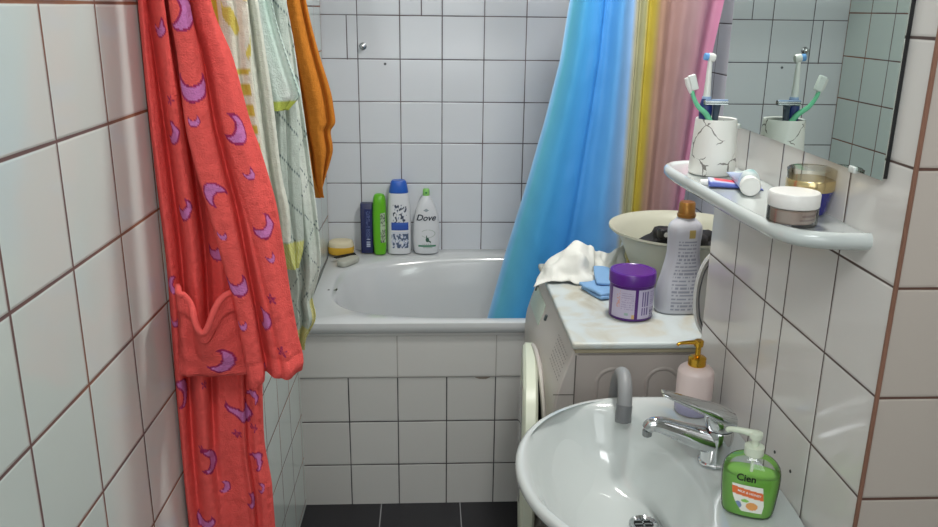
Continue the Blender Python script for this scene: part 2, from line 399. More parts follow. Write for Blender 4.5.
rings = [sink_ring(.80, .08, .60), sink_ring(.70, .16, .625, cx=.82), sink_ring(.62, .225, .68), sink_ring(.562, .262, .735), sink_ring(.546, .275, .752), sink_ring(.539, .281, .763), sink_ring(.540, .280, .772), sink_ring(.546, .275, .7765, xr=.975), sink_ring(.553, .268, .776, xr=.972),
         bowl(.772, .562, .862, .252), bowl(.765, .568, .855, .246), bowl(.745, .580, .846, .236), bowl(.70, .605, .832, .212), bowl(.665, .635, .818, .18), bowl(.642, .690, .812, .12, cy=1.28), bowl(.634, .738, .820, .055, cy=1.297), bowl(.632, .762, .802, .024, cy=1.302)]
V, F = loft(rings, True, True, True)
mesh_obj('basin', V, F, mC, t, True, None, 70)
lathe('drain_ring', [(.633-OZ, .024), (.638-OZ, .027), (.6395-OZ, .024), (.637-OZ, .018), (.634-OZ, .017)], mChrome, t, c=(.782-OX, 1.302-OY), n=32)
dk = lathe('drain_hole', [(.6335-OZ, .017), (.6345-OZ, .0165)], mBlack, t, c=(.782-OX, 1.302-OY), n=24)
bm = bmesh.new()
for k in range(3):
    box(.782-OX-.016, .782-OX+.016, 1.302-OY-.011+k*.011-.0016, 1.302-OY-.011+k*.011+.0016, .635-OZ, .6375-OZ, bm=bm)
box(.782-OX-.0016, .782-OX+.0016, 1.302-OY-.016, 1.302-OY+.016, .635-OZ, .6375-OZ, bm=bm)
bm_obj('drain_grate', bm, mChrome, t)
Ro = Matrix.Rotation(-PI/2, 3, 'Y')
o = lathe('overflow_slot', [(-.001, .014, .006), (.003, .0125, .005)], mat('overflow_dark', '5C5E60', .4, metal=.6), t, n=20, rot=Ro); o.location = (.839-OX, 1.285-OY, .712-OZ); o.rotation_euler = (0, .28, 0)
tube('waste_pipe', [(.782-OX, 0, -.17), (.782-OX, 0, -.30), (.80-OX, 0, -.36), (.88-OX, 0, -.33), (.90-OX, 0, -.27), (.975-OX, 0, -.27)], .018, mPlasticW, t)

# faucet
t = thing('faucet', 'chrome single-lever mixer tap at the back of the sink', 'tap', (.893, 1.285, .7755))
lathe('base', [(0, .028), (.004, .028), (.006, .026)], mChrome, t)
# body leaning towards the bowl, with the spout growing out of it
rings = []
for k, (z, cx, a, b_) in enumerate([(.004, .0, .0255, .0255), (.02, .000, .025, .025), (.035, .002, .0255, .025), (.05, .004, .0255, .0245), (.060, .005, .0245, .0235), (.064, .005, .023, .022)]):
    rings.append([(cx+a*math.cos(2*PI*j/32), b_*math.sin(2*PI*j/32), z) for j in range(32)])
V, F = loft(rings); mesh_obj('body', V, F, mChrome, t, True, None, 50)
tube('spout', [(.004, 0, .036), (-.03, .002, .046), (-.07, .004, .060), (-.100, .006, .070), (-.116, .006, .070), (-.122, .006, .062)], [.0245, .0215, .0175, .0145, .0125, .0105], mChrome, t, n=20)
lathe('aerator', [(0, .0085), (-.010, .0085), (-.012, .006)], mSteel, t, n=20).location = (-.122, .006, .060)
rings = []
for z, cx, a, b_ in [(.066, .005, .0240, .0225), (.069, .005, .0262, .0245), (.080, .003, .0262, .0245), (.090, -.001, .0235, .022), (.097, -.004, .019, .018), (.100, -.006, .010, .010)]:
    rings.append([(cx+a*math.cos(2*PI*j/32), b_*math.sin(2*PI*j/32), z) for j in range(32)])
V, F = loft(rings); h = mesh_obj('handle_cap', V, F, mChrome, t, True, None, 50)
# flat lever rising forward
P = [(.026, .084, .023, .014), (0, .094, .0245, .014), (-.03, .106, .021, .010), (-.06, .118, .0175, .007), (-.09, .130, .0145, .005), (-.102, .134, .011, .004)]
rings = [[(x+0*1, w*spow(math.cos(2*PI*j/20), .7), z+hh*spow(math.sin(2*PI*j/20), .7)) for j in range(20)] for x, z, w, hh in smooth_prof(P, 4)]
V, F = loft(rings); mesh_obj('lever', V, F, mChrome, t, True, None, 60)
o = lathe('seam_ring', [(.0635, .0205), (.0665, .0205)], mBlack, t, n=30, c=(.005, 0))

# grey waste hose hooked over the far rim
mHose = mat('hose_grey', '8B8D8E', .45)
t = thing('drain_hose', 'grey plastic hose bent over the far rim of the sink', 'hose', (.771, 1.50, .80))
tube('hose', [(.016, .135, -.79), (.016, .130, -.40), (.014, .110, -.14), (.012, .078, -.02), (.011, .050, .022), (.009, .016, .036), (.006, -.014, .024), (.003, -.032, -.006), (0, -.040, -.030)], .0145, mHose, t, n=18)
tube('end_sleeve', [(.002, -.0335, -.004), (0, -.0385, -.022), (0, -.0415, -.036)], .0160, mat('hose_dark', '707274', .4), t, n=18)
tube('mouth', [(0, -.0415, -.0355), (0, -.0418, -.0372)], .0125, mBlack, t, n=18)

# green hand soap dispenser
GX, GY = .903, 1.133
t = thing('soap_dispenser', 'clear pump bottle of bright green hand soap on the sink edge', 'soap dispenser', (GX-.007, GY, .777), rot=-.42)
gp = smooth_prof([(0, .034, .021), (.004, .039, .024), (.03, .0425, .026), (.06, .0445, .0255), (.080, .0425, .0235), (.094, .032, .019), (.101, .016, .014), (.104, .0135, .0135)], 5)
lathe('bottle', gp, clear('clear_plastic', 'FFFFFF', .03), t, n=48, e=2.6, cap1=False)
liq = [(max(z, .002), a*.955, b_*.95) for z, a, b_ in gp if z < .070]
liq.append((.070, liq[-1][1], liq[-1][2]))
mLiq = mat('green_soap', '9BE062', .35, sub=.3)
lathe('green_soap', liq, mLiq, t, n=48, e=2.6)
lathe('neck', [(.101, .015), (.115, .015), (.116, .010)], mat('pump_white', 'DDE6D2', .35), t, n=24)
lathe('pump_stem', [(.113, .0055), (.132, .0055)], MATS['pump_white'], t, n=16)
tube('dip_tube', [(0, 0, .098), (0, 0, .06), (.004, 0, .01)], .0028, MATS['pump_white'], t, n=10)
lathe('pump_head', [(.128, .009), (.134, .0105), (.138, .010), (.140, .006)], MATS['pump_white'], t, n=20)
tube('nozzle', [(0, 0, .135), (-.02, .002, .136), (-.040, .004, .134), (-.043, .004, .130)], [.0065, .005, .0042, .0036], MATS['pump_white'], t, n=12)
gs = surf(gp, 2.6, .0007)
mLab = painted('printed_label', .4)
gs_k = 1.08
cw, co, cg, cb = lin('EFEFE6'), lin('E8743A'), lin('8FCB5A'), lin('7C93B8')
def lab(x, y):
    X_ = x-.5; Y_ = y-.5
    if ((x-.70)/.20)**2+((y-.24)/.15)**2 < 1: return lin('E9A25C')
    if ((x-.22)/.13)**2+((y-.22)/.14)**2 < 1: return cb
    if ((x-.45)/.13)**2+((y-.42)/.06)**2 < 1: return cg
    if .58 < y+.12*(x-.5) < .86: return co
    return cw
def lblob(x, y): return gs(x, y)
# label with a rounded left-swept outline
V = []; C = []; F = []; nn = 40
for j in range(nn+1):
    v = j/nn; half = 1.0
    xl = -.026+.018*(1-v)**2.2; xr = .026-.006*v-.012*max(0, .3-v)
    for i in range(nn+1):
        u = i/nn; x = xl+(xr-xl)*u; y = .012+.046*v
        V.append(gs(x, y)); C.append(lab((x+.024)/.044, v))
F = [(j*(nn+1)+i, j*(nn+1)+i+1, (j+1)*(nn+1)+i+1, (j+1)*(nn+1)+i) for j in range(nn) for i in range(nn)]
lb = mesh_obj('label', V, F, mLab, t, True, C)
mInk = mat('ink_black', '141414', .5); mInkW = mat('ink_white', 'F2F2F2', .5)
gs2 = surf(gp, 2.6, .0014)
text_on('lettering', 'Cien', .0155, lambda x, y: gs2(x-.006, y+.070), mInk, lb, thick=True)
text_on('lettering', 'MILK & HONEY', .0052, lambda x, y: gs2(x+.001, y+.0455-.12*x), mInkW, lb, thick=True)

# pale pink dispenser with a gold pump
t = thing('lotion_dispenser', 'pale pink soap bottle with shiny gold pump behind the tap', 'soap dispenser', (.914, 1.478, .777))
mPink = mat('pink_matt', 'E2CFCB', .35, coat=.2)
lathe('bottle', smooth_prof([(0, .032), (.004, .035), (.03, .0355), (.078, .0355), (.090, .033), (.097, .024), (.099, .014)], 5), mPink, t, n=48)
lathe('base_band', [(.0005, .0345), (.003, .0362), (.024, .0362), (.026, .0355)], mat('band_lavender', 'A9A6C4', .15, coat=.5), t, n=48, cap0=False, cap1=False)  # lavender-grey band round the lower part of the bottle
mGold = mat('gold', 'D9A83F', .18, metal=1)
lathe('pump_collar', [(.097, .016), (.099, .0175), (.114, .0175), (.117, .014), (.118, .008)], mGold, t, n=30)
lathe('pump_stem', [(.117, .0055), (.144, .0055)], mGold, t, n=16)
lathe('pump_head', [(.138, .0085), (.142, .0095), (.149, .0095), (.151, .007)], mGold, t, n=24)
tube('nozzle', [(0, 0, .145), (-.018, 0, .146), (-.038, 0, .144), (-.042, 0, .140)], [.005, .004, .0032, .003], mGold, t, n=12)

# ------------------------------------------------------------ mirror and shelf
t = thing('mirror', 'large frameless mirror hanging over the little ceramic shelf', 'mirror', (.976, 1.33, 1.335))
mm = mat('mirror_silver', 'C9D3CE', .0, metal=1)
bm_obj('backing', box(-.0075, -.001, -.308, .288, .002, .67), mBlack, t, smooth=False)
bm_obj('glass', box(-.009, -.0075, -.310, .290, 0, .675), mm, t, smooth=False)
for yy in (-.235, .205):
    bm_obj('clip', box(-.012, 0, yy-.008, yy+.008, -.004, .005, .0015), mat('clip_white', 'C9CECB', .3), t)
# shelf
SZ = 1.26
t = thing('bathroom_shelf', 'white glazed ceramic shelf with rounded corners under the mirror', 'shelf', (.976, 1.32, SZ))
def shelf_outline(off):
    P = [(0, -.287), (-.055, -.283), (-.092, -.268), (-.112, -.238), (-.120, -.19), (-.128, -.10), (-.133, 0), (-.138, .10), (-.141, .18), (-.139, .225), (-.128, .256), (-.105, .275), (-.06, .284), (0, .287)]
    Q = smooth_prof(P, 4); c = Vector((-.05, 0))
    out = []
    for x, y in Q:
        out.append((min(x+off*(1 if x < -.01 else 0), 0)+(.004 if x > -.002 else 0), y*(1-off/.29)))
    return out
rings = []
for off, z in [(.034, -.027), (.016, -.0265), (.005, -.022), (.0, -.015), (.0, -.007), (.003, -.002), (.007, .000), (.010, -.0002), (.013, -.003), (.017, -.004)]:
    rings.append([(x, y, z) for x, y in shelf_outline(off)])
V, F = loft(rings, True, True, True); mesh_obj('shelf_top', V, F, mC, t, True, None, 60)
SZ = SZ-.004
# marbled tumbler
mMarble = bpy.data.materials.new('marble_print'); mMarble.use_nodes = True
nt = mMarble.node_tree; b = nt.nodes['Principled BSDF']; b.inputs['Roughness'].default_value = .35
tc = nt.nodes.new('ShaderNodeTexCoord'); nz = nt.nodes.new('ShaderNodeTexNoise'); nz.inputs['Scale'].default_value = 30; nz.inputs['Detail'].default_value = 3
nt.links.new(tc.outputs['Object'], nz.inputs['Vector'])
sc = nt.nodes.new('ShaderNodeVectorMath'); sc.operation = 'SCALE'; sc.inputs['Scale'].default_value = .022; nt.links.new(nz.outputs['Color'], sc.inputs[0])
ad = nt.nodes.new('ShaderNodeVectorMath'); ad.operation = 'ADD'; nt.links.new(tc.outputs['Object'], ad.inputs[0]); nt.links.new(sc.outputs[0], ad.inputs[1])
vo = nt.nodes.new('ShaderNodeTexVoronoi'); vo.feature = 'DISTANCE_TO_EDGE'; vo.inputs['Scale'].default_value = 21; nt.links.new(ad.outputs[0], vo.inputs['Vector'])
n2 = nt.nodes.new('ShaderNodeTexNoise'); n2.inputs['Scale'].default_value = 26; nt.links.new(tc.outputs['Object'], n2.inputs['Vector'])
r2 = nt.nodes.new('ShaderNodeMapRange'); r2.inputs[1].default_value = .46; r2.inputs[2].default_value = .66; r2.inputs[3].default_value = .0; r2.inputs[4].default_value = .042; nt.links.new(n2.outputs['Fac'], r2.inputs[0])
lt = nt.nodes.new('ShaderNodeMath'); lt.operation = 'LESS_THAN'; nt.links.new(vo.outputs['Distance'], lt.inputs[0]); nt.links.new(r2.outputs[0], lt.inputs[1])
mx = nt.nodes.new('ShaderNodeMix'); mx.data_type = 'RGBA'; mx.inputs['A'].default_value = (*lin('E6E5DF'), 1); mx.inputs['B'].default_value = (*lin('85807B'), 1)
nt.links.new(lt.outputs[0], mx.inputs['Factor']); nt.links.new(mx.outputs['Result'], b.inputs['Base Color'])
CX, CY = .905, 1.478
t = tag(lathe('toothbrush_cup', [(0, .036), (.002, .040), (.006, .0415), (.05, .0395), (.098, .0365), (.1005, .0355), (.0985, .0335), (.05, .035), (.008, .037), (.006, .002)], mMarble, None, n=48, cap1=True), 'white tumbler with dark marble veins on the shelf, holding the brushes', 'cup')
t.location = (CX, CY, SZ)
def brush_path(p, q, k=4): return [tuple(Vector(p).lerp(Vector(q), i/k)) for i in range(k+1)]
# green toothbrush
t = thing('toothbrush', 'translucent green toothbrush with white bristles leaning in the cup', 'toothbrush', (CX-.006, CY, SZ+.008))
mGT = mat('green_clear', '7FDDAE', .25, trans=.15)
tube('handle', [(.018, .006, 0), (.004, .0, .06), (-.012, -.004, .096), (-.032, -.008, .114), (-.043, -.010, .132), (-.049, -.010, .152)], [.006, .0058, .0052, .0042, .0036, .004], mGT, t, n=12)
tube('head', [(-.046, -.010, .138), (-.052, -.010, .152), (-.057, -.010, .164)], [.0045, .0062, .005], mPlasticW, t, n=12, flat=.7)
bm = box(-.0065, .0065, -.005, .005, -.0135, .0135, .002); o = bm_obj('bristles', bm, mat('bristle', 'E9EEEA', .8, bump=.8, bscale=900), t); o.location = (-.046, -.012, .156); o.rotation_euler = (0, -.32, 0)
# electric toothbrush
t = thing('electric_toothbrush', 'electric toothbrush with white neck, blue ring and navy handle in the cup', 'toothbrush', (CX-.018, CY+.010, SZ+.004))
mNavy = mat('navy_plastic', '20306E', .35)
lathe('handle', smooth_prof([(0, .007), (.05, .009), (.10, .0115), (.116, .0115), (.128, .009), (.132, .007)], 4), mNavy, t, n=24)
lathe('ring', [(.128, .0085), (.134, .0078)], mat('pale_blue', '9DB6DC', .4), t, n=20)
lathe('neck', smooth_prof([(.133, .0065), (.155, .0055), (.185, .0042), (.20, .0038)], 4), mPlasticW, t, n=18)
Rx = Matrix.Rotation(-PI/2+.15, 3, 'Y')
o = lathe('brush_head', [(-.008, .0065), (-.004, .0078), (.003, .0075), (.004, .006)], mPlasticW, t, n=20, rot=Rx); o.location = (0, 0, .202)
o = lathe('bristles', [(.004, .0064), (.011, .0062)], mat('bristle_blue', '6FA9E6', .7, bump=.6, bscale=900), t, n=20, rot=Rx); o.location = (0, 0, .202)
# razor
t = thing('razor', 'silver safety razor standing head up at the right of the cup', 'razor', (CX-.004, CY+.000, SZ+.002))
tube('handle', [(-.004, 0, 0), (0, 0, .07), (.002, 0, .112), (.002, -.002, .124)], [.0045, .005, .006, .0075], mat('razor_grip', '3A4656', .35), t, n=12)
bm = box(-.022, .022, -.005, .004, .122, .131, .002); bm_obj('head', bm, mSteel, t)
bm = box(-.0205, .0205, -.0065, -.004, .1235, .1245, bm=None); box(-.0205, .0205, -.0065, -.004, .1275, .1285, bm=bm); bm_obj('blade', bm, mChrome, t)
bm_obj('lube_strip', box(-.020, .020, -.0062, -.003, .1295, .132, .0005), mat('pale_blue', '9DB6DC', .4), t)

# flat toothpaste tube, and the white tube with a big cap on top of it
t = thing('toothpaste_tube', 'flattened blue and red toothpaste tube lying at the front of the shelf', 'toothpaste', (.862, 1.365, SZ), rot=-.25)
def tubebody(L_, w, h, m_, par, cf):
    V = []; C = []; k = 24; q = 20
    for i in range(k+1):
        u = i/k; ww = w*(1-.12*u); hh = h*(1-u)**.6+.0012
        for j in range(q):
            a = 2*PI*j/q; V.append((L_*u, ww*spow(math.cos(a), .8), hh+hh*math.sin(a))); C.append(cf(u, math.cos(a)))
    F = [(i*q+j, i*q+(j+1) % q, (i+1)*q+(j+1) % q, (i+1)*q+j) for i in range(k) for j in range(q)]
    F += [tuple(range(q))[::-1], tuple(range(k*q, (k+1)*q))]
    return mesh_obj('body', V, F, m_, par, True, C)
def cf(u, c):
    if c > .35: return lin('4A5FB0')
    if c > -.45 and .12 < u < .75: return lin('D8344A')
    if c < -.6: return lin('5868B4')
    return lin('C8CCE0')
tubebody(.088, .022, .006, painted('tube_print', .3), t, cf)
lathe('cap', [(0, .006), (-.012, .005)], mPlasticW, t, n=16, rot=Matrix.Rotation(PI/2, 3, 'Y')).location = (-.001, 0, .006)
t = thing('cream_tube', 'white and pale teal squeezed tube with a large white round cap facing out', 'tube', (.906, 1.295, SZ+.0165), rot=1.32)
def cf2(u, c): return lin('8FBFC0') if (.30 < c < .5 or (-.35 < c < -.2)) else (lin('AEBFE0') if c > .75 else lin('E3EAE8'))
V = []; C = []; k = 24; q = 28; L_ = .105
for i in range(k+1):
    u = i/k; ww = .0165+.010*u; hh = .0185*(1-u)**.8+.0012
    for j in range(q):
        a = 2*PI*j/q; V.append((.012+L_*u, ww*math.cos(a), -.0165+hh+.001+hh*math.sin(a)+.012*u*u)); C.append(cf2(u, math.cos(a)))
F = [(i*q+j, i*q+(j+1) % q, (i+1)*q+(j+1) % q, (i+1)*q+j) for i in range(k) for j in range(q)]+[tuple(range(q))[::-1], tuple(range(k*q, (k+1)*q))]
mesh_obj('body', V, F, painted('tube_print2', .3), t, True, C)
lathe('cap', [(.014, .0135), (-.001, .0160), (-.012, .0160), (-.0145, .0145), (-.0135, .0125), (-.0130, .003)], mPlasticW, t, n=32, rot=Matrix.Rotation(PI/2, 3, 'Y'))
# jars
t = thing('cream_jar', 'squat clear cream jar with a white lid at the near end of the shelf', 'jar', (.898, 1.112, SZ), rot=0)
lathe('glass', [(0, .031), (.002, .0345), (.024, .0345), (.026, .033)], clear('jar_glass', 'F0ECEA', .12), t, n=48, cap1=False)
lathe('cream', [(.004, .029), (.022, .030), (.023, .029)], mat('cream_pink', 'CDB7A9', .4), t, n=48)
jp = [(0, .0305), (.03, .0305)]; js = surf(jp, 2, .0006)
random.seed(9)
def jl(u, v): return lin('B49C98') if (abs(v-.65) < .10 and .5 < u < .95) or (abs(v-.3) < .07 and .45 < u < .9) else lin('D9CBC2')
patch('label', js, -.029, .029, .006, .021, 60, 20, jl, mLab, t)
lathe('lid', [(.0255, .034), (.027, .035), (.043, .035), (.0455, .0335), (.046, .030)], mat('lid_white', 'E8E6E2', .3), t, n=48)
t = thing('face_cream_jar', 'dark blue glass cream jar with gold band and clear lid, behind the white-lidded jar', 'jar', (.947, 1.172, SZ))
lathe('glass', smooth_prof([(0, .022), (.003, .026), (.02, .029), (.034, .033), (.036, .033)], 4), mat('blue_glass', '1E1F78', .08, coat=.6), t, n=48)
lathe('gold_band', [(.036, .0335), (.038, .0345), (.050, .0345), (.052, .0335)], mat('gold_pale', 'CDB98A', .22, metal=.9), t, n=48)
lathe('lid', [(.052, .0335), (.066, .0345), (.068, .032), (.068, .002)], clear('lid_clear', 'FAFAF4', .05), t, n=48, cap0=False)

# ------------------------------------------------------------ washing machine
mWM = mat('enamel_grey', 'B0A8A2', .35)
mWF = mat('fascia_plastic', 'C4BEB8', .4)
MX0, MX1, MY0, MY1, MT = .705, 1.285, 1.668, 2.235, .85
t = thing('washing_machine', 'off-white front-loading washing machine side on, its round door ajar', 'washing machine', (0, 0, 0))
bm = box(MX0, MX1, MY0+.003, MY1, .03, .822, .004)
bm_obj('casing', bm, mWM, t)
# pressed side panel with raised arches
bm = box(MX0+.006, MX1-.005, MY0-.001, MY0+.004, .06, .815, .001)
bm_obj('side_panel', bm, mWM, t)
for cx in (.796, .908):
    pts = []
    for i in range(17):
        a = PI-PI*i/16; pts.append((cx+.036*math.cos(a), MY0+.002, .748+.034*math.sin(a)))
    pts = [(cx-.036, MY0+.002, .30), (cx-.036, MY0+.002, .5), (cx-.036, MY0+.002, .70)]+pts+[(cx+.036, MY0+.002, .70), (cx+.036, MY0+.002, .5), (cx+.036, MY0+.002, .30)]
    tube('pressed_arch', pts, .0060, mWM, t, n=10, k=2)
# fascia: profile in x-z swept along y, slanted control panel over a flat front
prof = [(.705, .03), (.672, .03), (.668, .10), (.668, .40), (.666, .60), (.667, .690), (.676, .735), (.690, .780), (.700, .812), (.706, .826), (.712, .826)]
P = smooth_prof(prof, 3)
rings = [[(x, y, z) for x, z in P] for y in (MY0-.001, MY0+.002, MY1-.002, MY1)]
V = []; F = []; m_ = len(P)
ys = [MY0, MY0+.003, MY0+.01]+[MY0+.01+(MY1-MY0-.02)*i/10 for i in range(1, 10)]+[MY1-.01, MY1-.003, MY1]
for i, y in enumerate(ys):
    ins = .004 if i in (0, len(ys)-1) else (.001 if i in (1, len(ys)-2) else 0)
    for x, z in P: V.append((x+ins, y, z))
for i in range(len(ys)-1):
    for j in range(m_-1): F.append((i*m_+j, i*m_+j+1, (i+1)*m_+j+1, (i+1)*m_+j))
F += [tuple(range(m_)), tuple(range((len(ys)-1)*m_, len(ys)*m_))[::-1]]
mesh_obj('front_panel', V, F, mWF, t, True, None, 40)
bm_obj('casing_seam', box(.7095, .7120, MY0-.0022, MY0+.001, .06, .815), mat('seam_dark', '6A645E', .8), t, smooth=False)
bm_obj('panel_seam', box(.664, .712, MY0-.0008, MY0+.001, .7195, .7215), mat('seam_dark', '6A645E', .8), t, smooth=False)
# door recess ring and the ajar round door
DYc, DZc, DR = 1.945, .475, .235
Rdoor = Matrix.Rotation(-PI/2, 3, 'Y')
o = lathe('door_recess', [(0, .232), (.004, .236), (.010, .232), (.012, .222), (.006, .214), (-.002, .205)], mWF, t, n=64, cap0=False, cap1=False, rot=Rdoor); o.location = (.668, DYc, DZc)
o = lathe('door_seal', [(.003, .214), (.0045, .20), (.004, .15), (.002, .02)], mat('seal_dark', '2E2C2C', .6), t, n=64, rot=Rdoor); o.location = (.668, DYc, DZc)
o = lathe('drum_opening', [(.0045, .150), (.0055, .002)], mBlack, t, n=48, rot=Rdoor); o.location = (.668, DYc, DZc)
mDoor = mat('door_cream', 'D6DCC8', .35)
dr = thing('x', 'x', 'x'); bpy.data.objects.remove(dr)
o = lathe('door', [(-.006, .195), (-.004, .228), (.002, .236), (.024, .236), (.031, .228), (.033, .20), (.028, .165)], mDoor, t, n=72, cap0=True, cap1=True, rot=Rdoor, e=3.0)
o.location = (.658, DYc-.02, DZc-.012); o.rotation_euler = (0, 0, -.105)
g_ = lathe('door_glass', smooth_prof([(.028, .165), (.033, .15), (.037, .10), (.039, .01)], 4), mat('door_smoke', '3A3F42', .08, coat=.5), o, n=48, rot=Rdoor)
hg = bm_obj('hinge', box(.660, .676, 2.185, 2.200, .43, .53, .003), mSteel, t)
# slanted control panel furniture
def cp(y, s):   # point on the slanted panel: y along, s 0 bottom..1 top
    return Vector((.676+(.700-.676)*s, y, .735+(.812-.735)*s))
nrm = Vector((-.95, 0, .30)).normalized()
def cpq(y, s, w, h, dep, m_, name, bev=.001):
    bm = box(-w/2, w/2, -h/2, h/2, -.001, dep, bev)
    o = bm_obj(name, bm, m_, t); zz = nrm; xx = Vector((0, -1, 0)); yy = zz.cross(xx)
    M3 = Matrix((xx, yy, zz)).transposed(); o.matrix_local = Matrix.Translation(cp(y, s)) @ M3.to_4x4(); return o
cpq(2.12, .45, .17, .058, .003, mat('drawer_pale', 'BCC9BC', .35), 'detergent_drawer')
for y_, s_ in ((2.19, .75), (1.985, .62)): cpq(y_, s_, .010, .016, .006, mat('button_dark', '4A5254', .4), 'button', .002)
random.seed(3)
bm = bmesh.new()
for r_ in range(7):
    for c_ in range(9):
        y_ = 1.70+c_*.0145+random.uniform(-.001, .001); s_ = .08+r_*.13
        p = cp(y_, s_)+nrm*.0006; w = random.uniform(.003, .0055)
        q = [p+Vector((0, -w, 0)), p+Vector((0, w, 0)), p+Vector((.0006, w, .002)), p+Vector((.0006, -w, .002))]
        bm.faces.new([bm.verts.new(v) for v in q])
mk = bm_obj('printed_marks', bm, mat('mark_grey', '807A78', .7), t, smooth=False); mk['kind'] = 'stuff'
# lid
def toplid():
    bm = box(.699, 1.290, 1.650, 2.240, .835, .851, .006, 4)
    return bm
mTop = bpy.data.materials.new('worn_top'); mTop.use_nodes = True
nt = mTop.node_tree; b = nt.nodes['Principled BSDF']; b.inputs['Roughness'].default_value = .35
tc = nt.nodes.new('ShaderNodeTexCoord')
n1 = nt.nodes.new('ShaderNodeTexNoise'); n1.inputs['Scale'].default_value = 7; n1.inputs['Detail'].default_value = 6; n1.inputs['Distortion'].default_value = 1.0; nt.links.new(tc.outputs['Object'], n1.inputs['Vector'])
cr = nt.nodes.new('ShaderNodeValToRGB'); el = cr.color_ramp.elements
el[0].position = .30; el[0].color = (*lin('ABA48F'), 1); el[1].position = .62; el[1].color = (*lin('C2CAC9'), 1)
e2 = el.new(.44); e2.color = (*lin('BCBCB1'), 1); e3 = el.new(.52); e3.color = (*lin('BEC5C3'), 1)
nt.links.new(n1.outputs['Fac'], cr.inputs[0]); nt.links.new(cr.outputs[0], b.inputs['Base Color'])
bm_obj('top', toplid(), mTop, t)
bm_obj('top_rim', box(.706, 1.286, 1.658, 2.232, .824, .836, .002), mat('rim_ochre', 'A89F86', .6), t)
for (a, b_) in ((.74, 1.70), (1.24, 1.70), (.74, 2.19), (1.24, 2.19)): lathe('foot', [(0, .02), (.02, .02), (.031, .012)], mBlack, t, n=20, c=(a, b_))

# ------------------------------------------------------------ things on the washing machine
MZ = .8512
# purple tub
t = thing('powder_tub', 'round purple plastic tub with a paper label on the washing machine', 'tub', (.864, 1.822, MZ))
mPur = mat('purple_plastic', '4B1670', .3)
pp = [(0, .047), (.003, .0505), (.085, .0515), (.087, .050)]
lathe('body', pp, mPur, t, n=56)
lathe('lid', [(.084, .0525), (.086, .0545), (.108, .0545), (.1125, .052), (.1135, .047), (.1120, .045)], mat('purple_lid', '541A80', .28), t, n=56)
ps = surf(pp, 2, .0006); random.seed(5)
tx = [[random.random() for _ in range(30)] for _ in range(30)]
def l1(u, v):
    c = lin('B7AFC6')
    if .12 < u < .30 and .35 < v < .95 and tx[int(v*20)][int(u*25)] > .5: return lin('C79A94')
    if .35 < u < .95 and .3 < v < .92 and int(v*26) % 2 == 0 and tx[int(v*29)][int(u*28)] > .3: return lin('A097B4')
    if u > .85 and v < .14: return lin('C9A86A')
    if .5 < u < .7 and .1 < v < .2: return lin('8FA8A0')
    return c
def l2(u, v):
    if .08 < u < .62 and .12 < v < .93 and not (.38 < v < .42): return lin('5E4E86') if tx[3][int(u*29)] > .52 else lin('B9B2CC')
    if .68 < u < .95 and v < .35 and tx[int(v*60) % 30][int(u*29)] > .45: return lin('403060')
    if .68 < u < .95 and .45 < v < .9 and int(v*30) % 2 == 0: return lin('9088AC')
    return lin('B9B2CC')
patch('label', ps, -.0485, -.0035, .008, .078, 60, 80, l1, mLab, t)
patch('label', ps, .004, .0485, .008, .078, 60, 80, l2, mLab, t)
# detergent bottle
t = thing('detergent_bottle', 'silver-white waisted detergent bottle with a gold cap on the washing machine', 'bottle', (.988, 1.853, MZ), rot=.03)
dp = smooth_prof([(0, .052, .032), (.005, .058, .036), (.03, .060, .037), (.06, .057, .035), (.10, .047, .030), (.14, .039, .028), (.17, .0385, .028), (.20, .040, .029), (.215, .036, .026), (.226, .023, .020), (.232, .0175, .0175)], 5)
mSil = mat('pearl_plastic', 'BFC0C6', .32, coat=.2)
lathe('body', dp, mSil, t, n=56, e=2.3)
lathe('cap', [(.230, .0185), (.232, .0215), (.239, .0215), (.2395, .0195), (.264, .0185), (.267, .0165)], mat('cap_gold', 'A8783C', .3, metal=.7), t, n=36)
ds = surf(dp, 2.3, .0007)
def dl(u, v):
    if .52 < u < .80 and .88 < v < .98: return lin('B09A5A')
    if v < .84 and .12 < u < .92:
        r_ = int(v*46)
        if r_ % 2 == 0 and tx[r_ % 30][int(u*29)] > .22: return lin('8D8F9C')
    return lin('BFC0C8')
V = []; C = []; nx, ny = 64, 110
for j in range(ny+1):
    y = .012+.198*j/ny; hw = .040 if y < .08 else .040-.013*min((y-.08)/.06, 1)
    for i in range(nx+1):
        x = -hw+2*hw*i/nx; V.append(ds(x, y)); C.append(dl(i/nx, j/ny))
F = [(j*(nx+1)+i, j*(nx+1)+i+1, (j+1)*(nx+1)+i+1, (j+1)*(nx+1)+i) for j in range(ny) for i in range(nx)]
mesh_obj('label', V, F, mLab, t, True, C)
# basin with dark laundry
BX, BY = 1.050, 2.082
mBas = mat('basin_plastic', 'B9B9A6', .4)
t = tag(lathe('washing_bowl', [(0, .100), (.004, .108), (.04, .124), (.09, .145), (.132, .164), (.138, .181), (.143, .1865), (.148, .186), (.146, .180), (.138, .168), (.125, .1585), (.09, .141), (.04, .120), (.008, .104), (.007, .002)], mBas, None, n=72), 'round greyish cream plastic washing bowl on the machine', 'bowl')
t.location = (BX, BY, MZ)
mDk = mat('dark_cloth', '1B1A1C', .85, bump=.5, bscale=200)
def lump(name, r, seed, m_, parent=None, sq=.6, sub=4, amp=.45, fr=9):
    bm = bmesh.new(); bmesh.ops.create_icosphere(bm, subdivisions=sub, radius=1)
    for v in bm.verts:
        d_ = v.co.normalized(); k = 1+amp*noise.noise(d_*1.6+Vector((seed, 0, 0)))+amp*.4*noise.noise(d_*4+Vector((seed, 3, 0)))
        v.co = Vector((d_.x*r[0], d_.y*r[1], d_.z*r[2]*(1 if d_.z > 0 else sq)))*k
    return bm_obj(name, bm, m_, parent, True, 80)
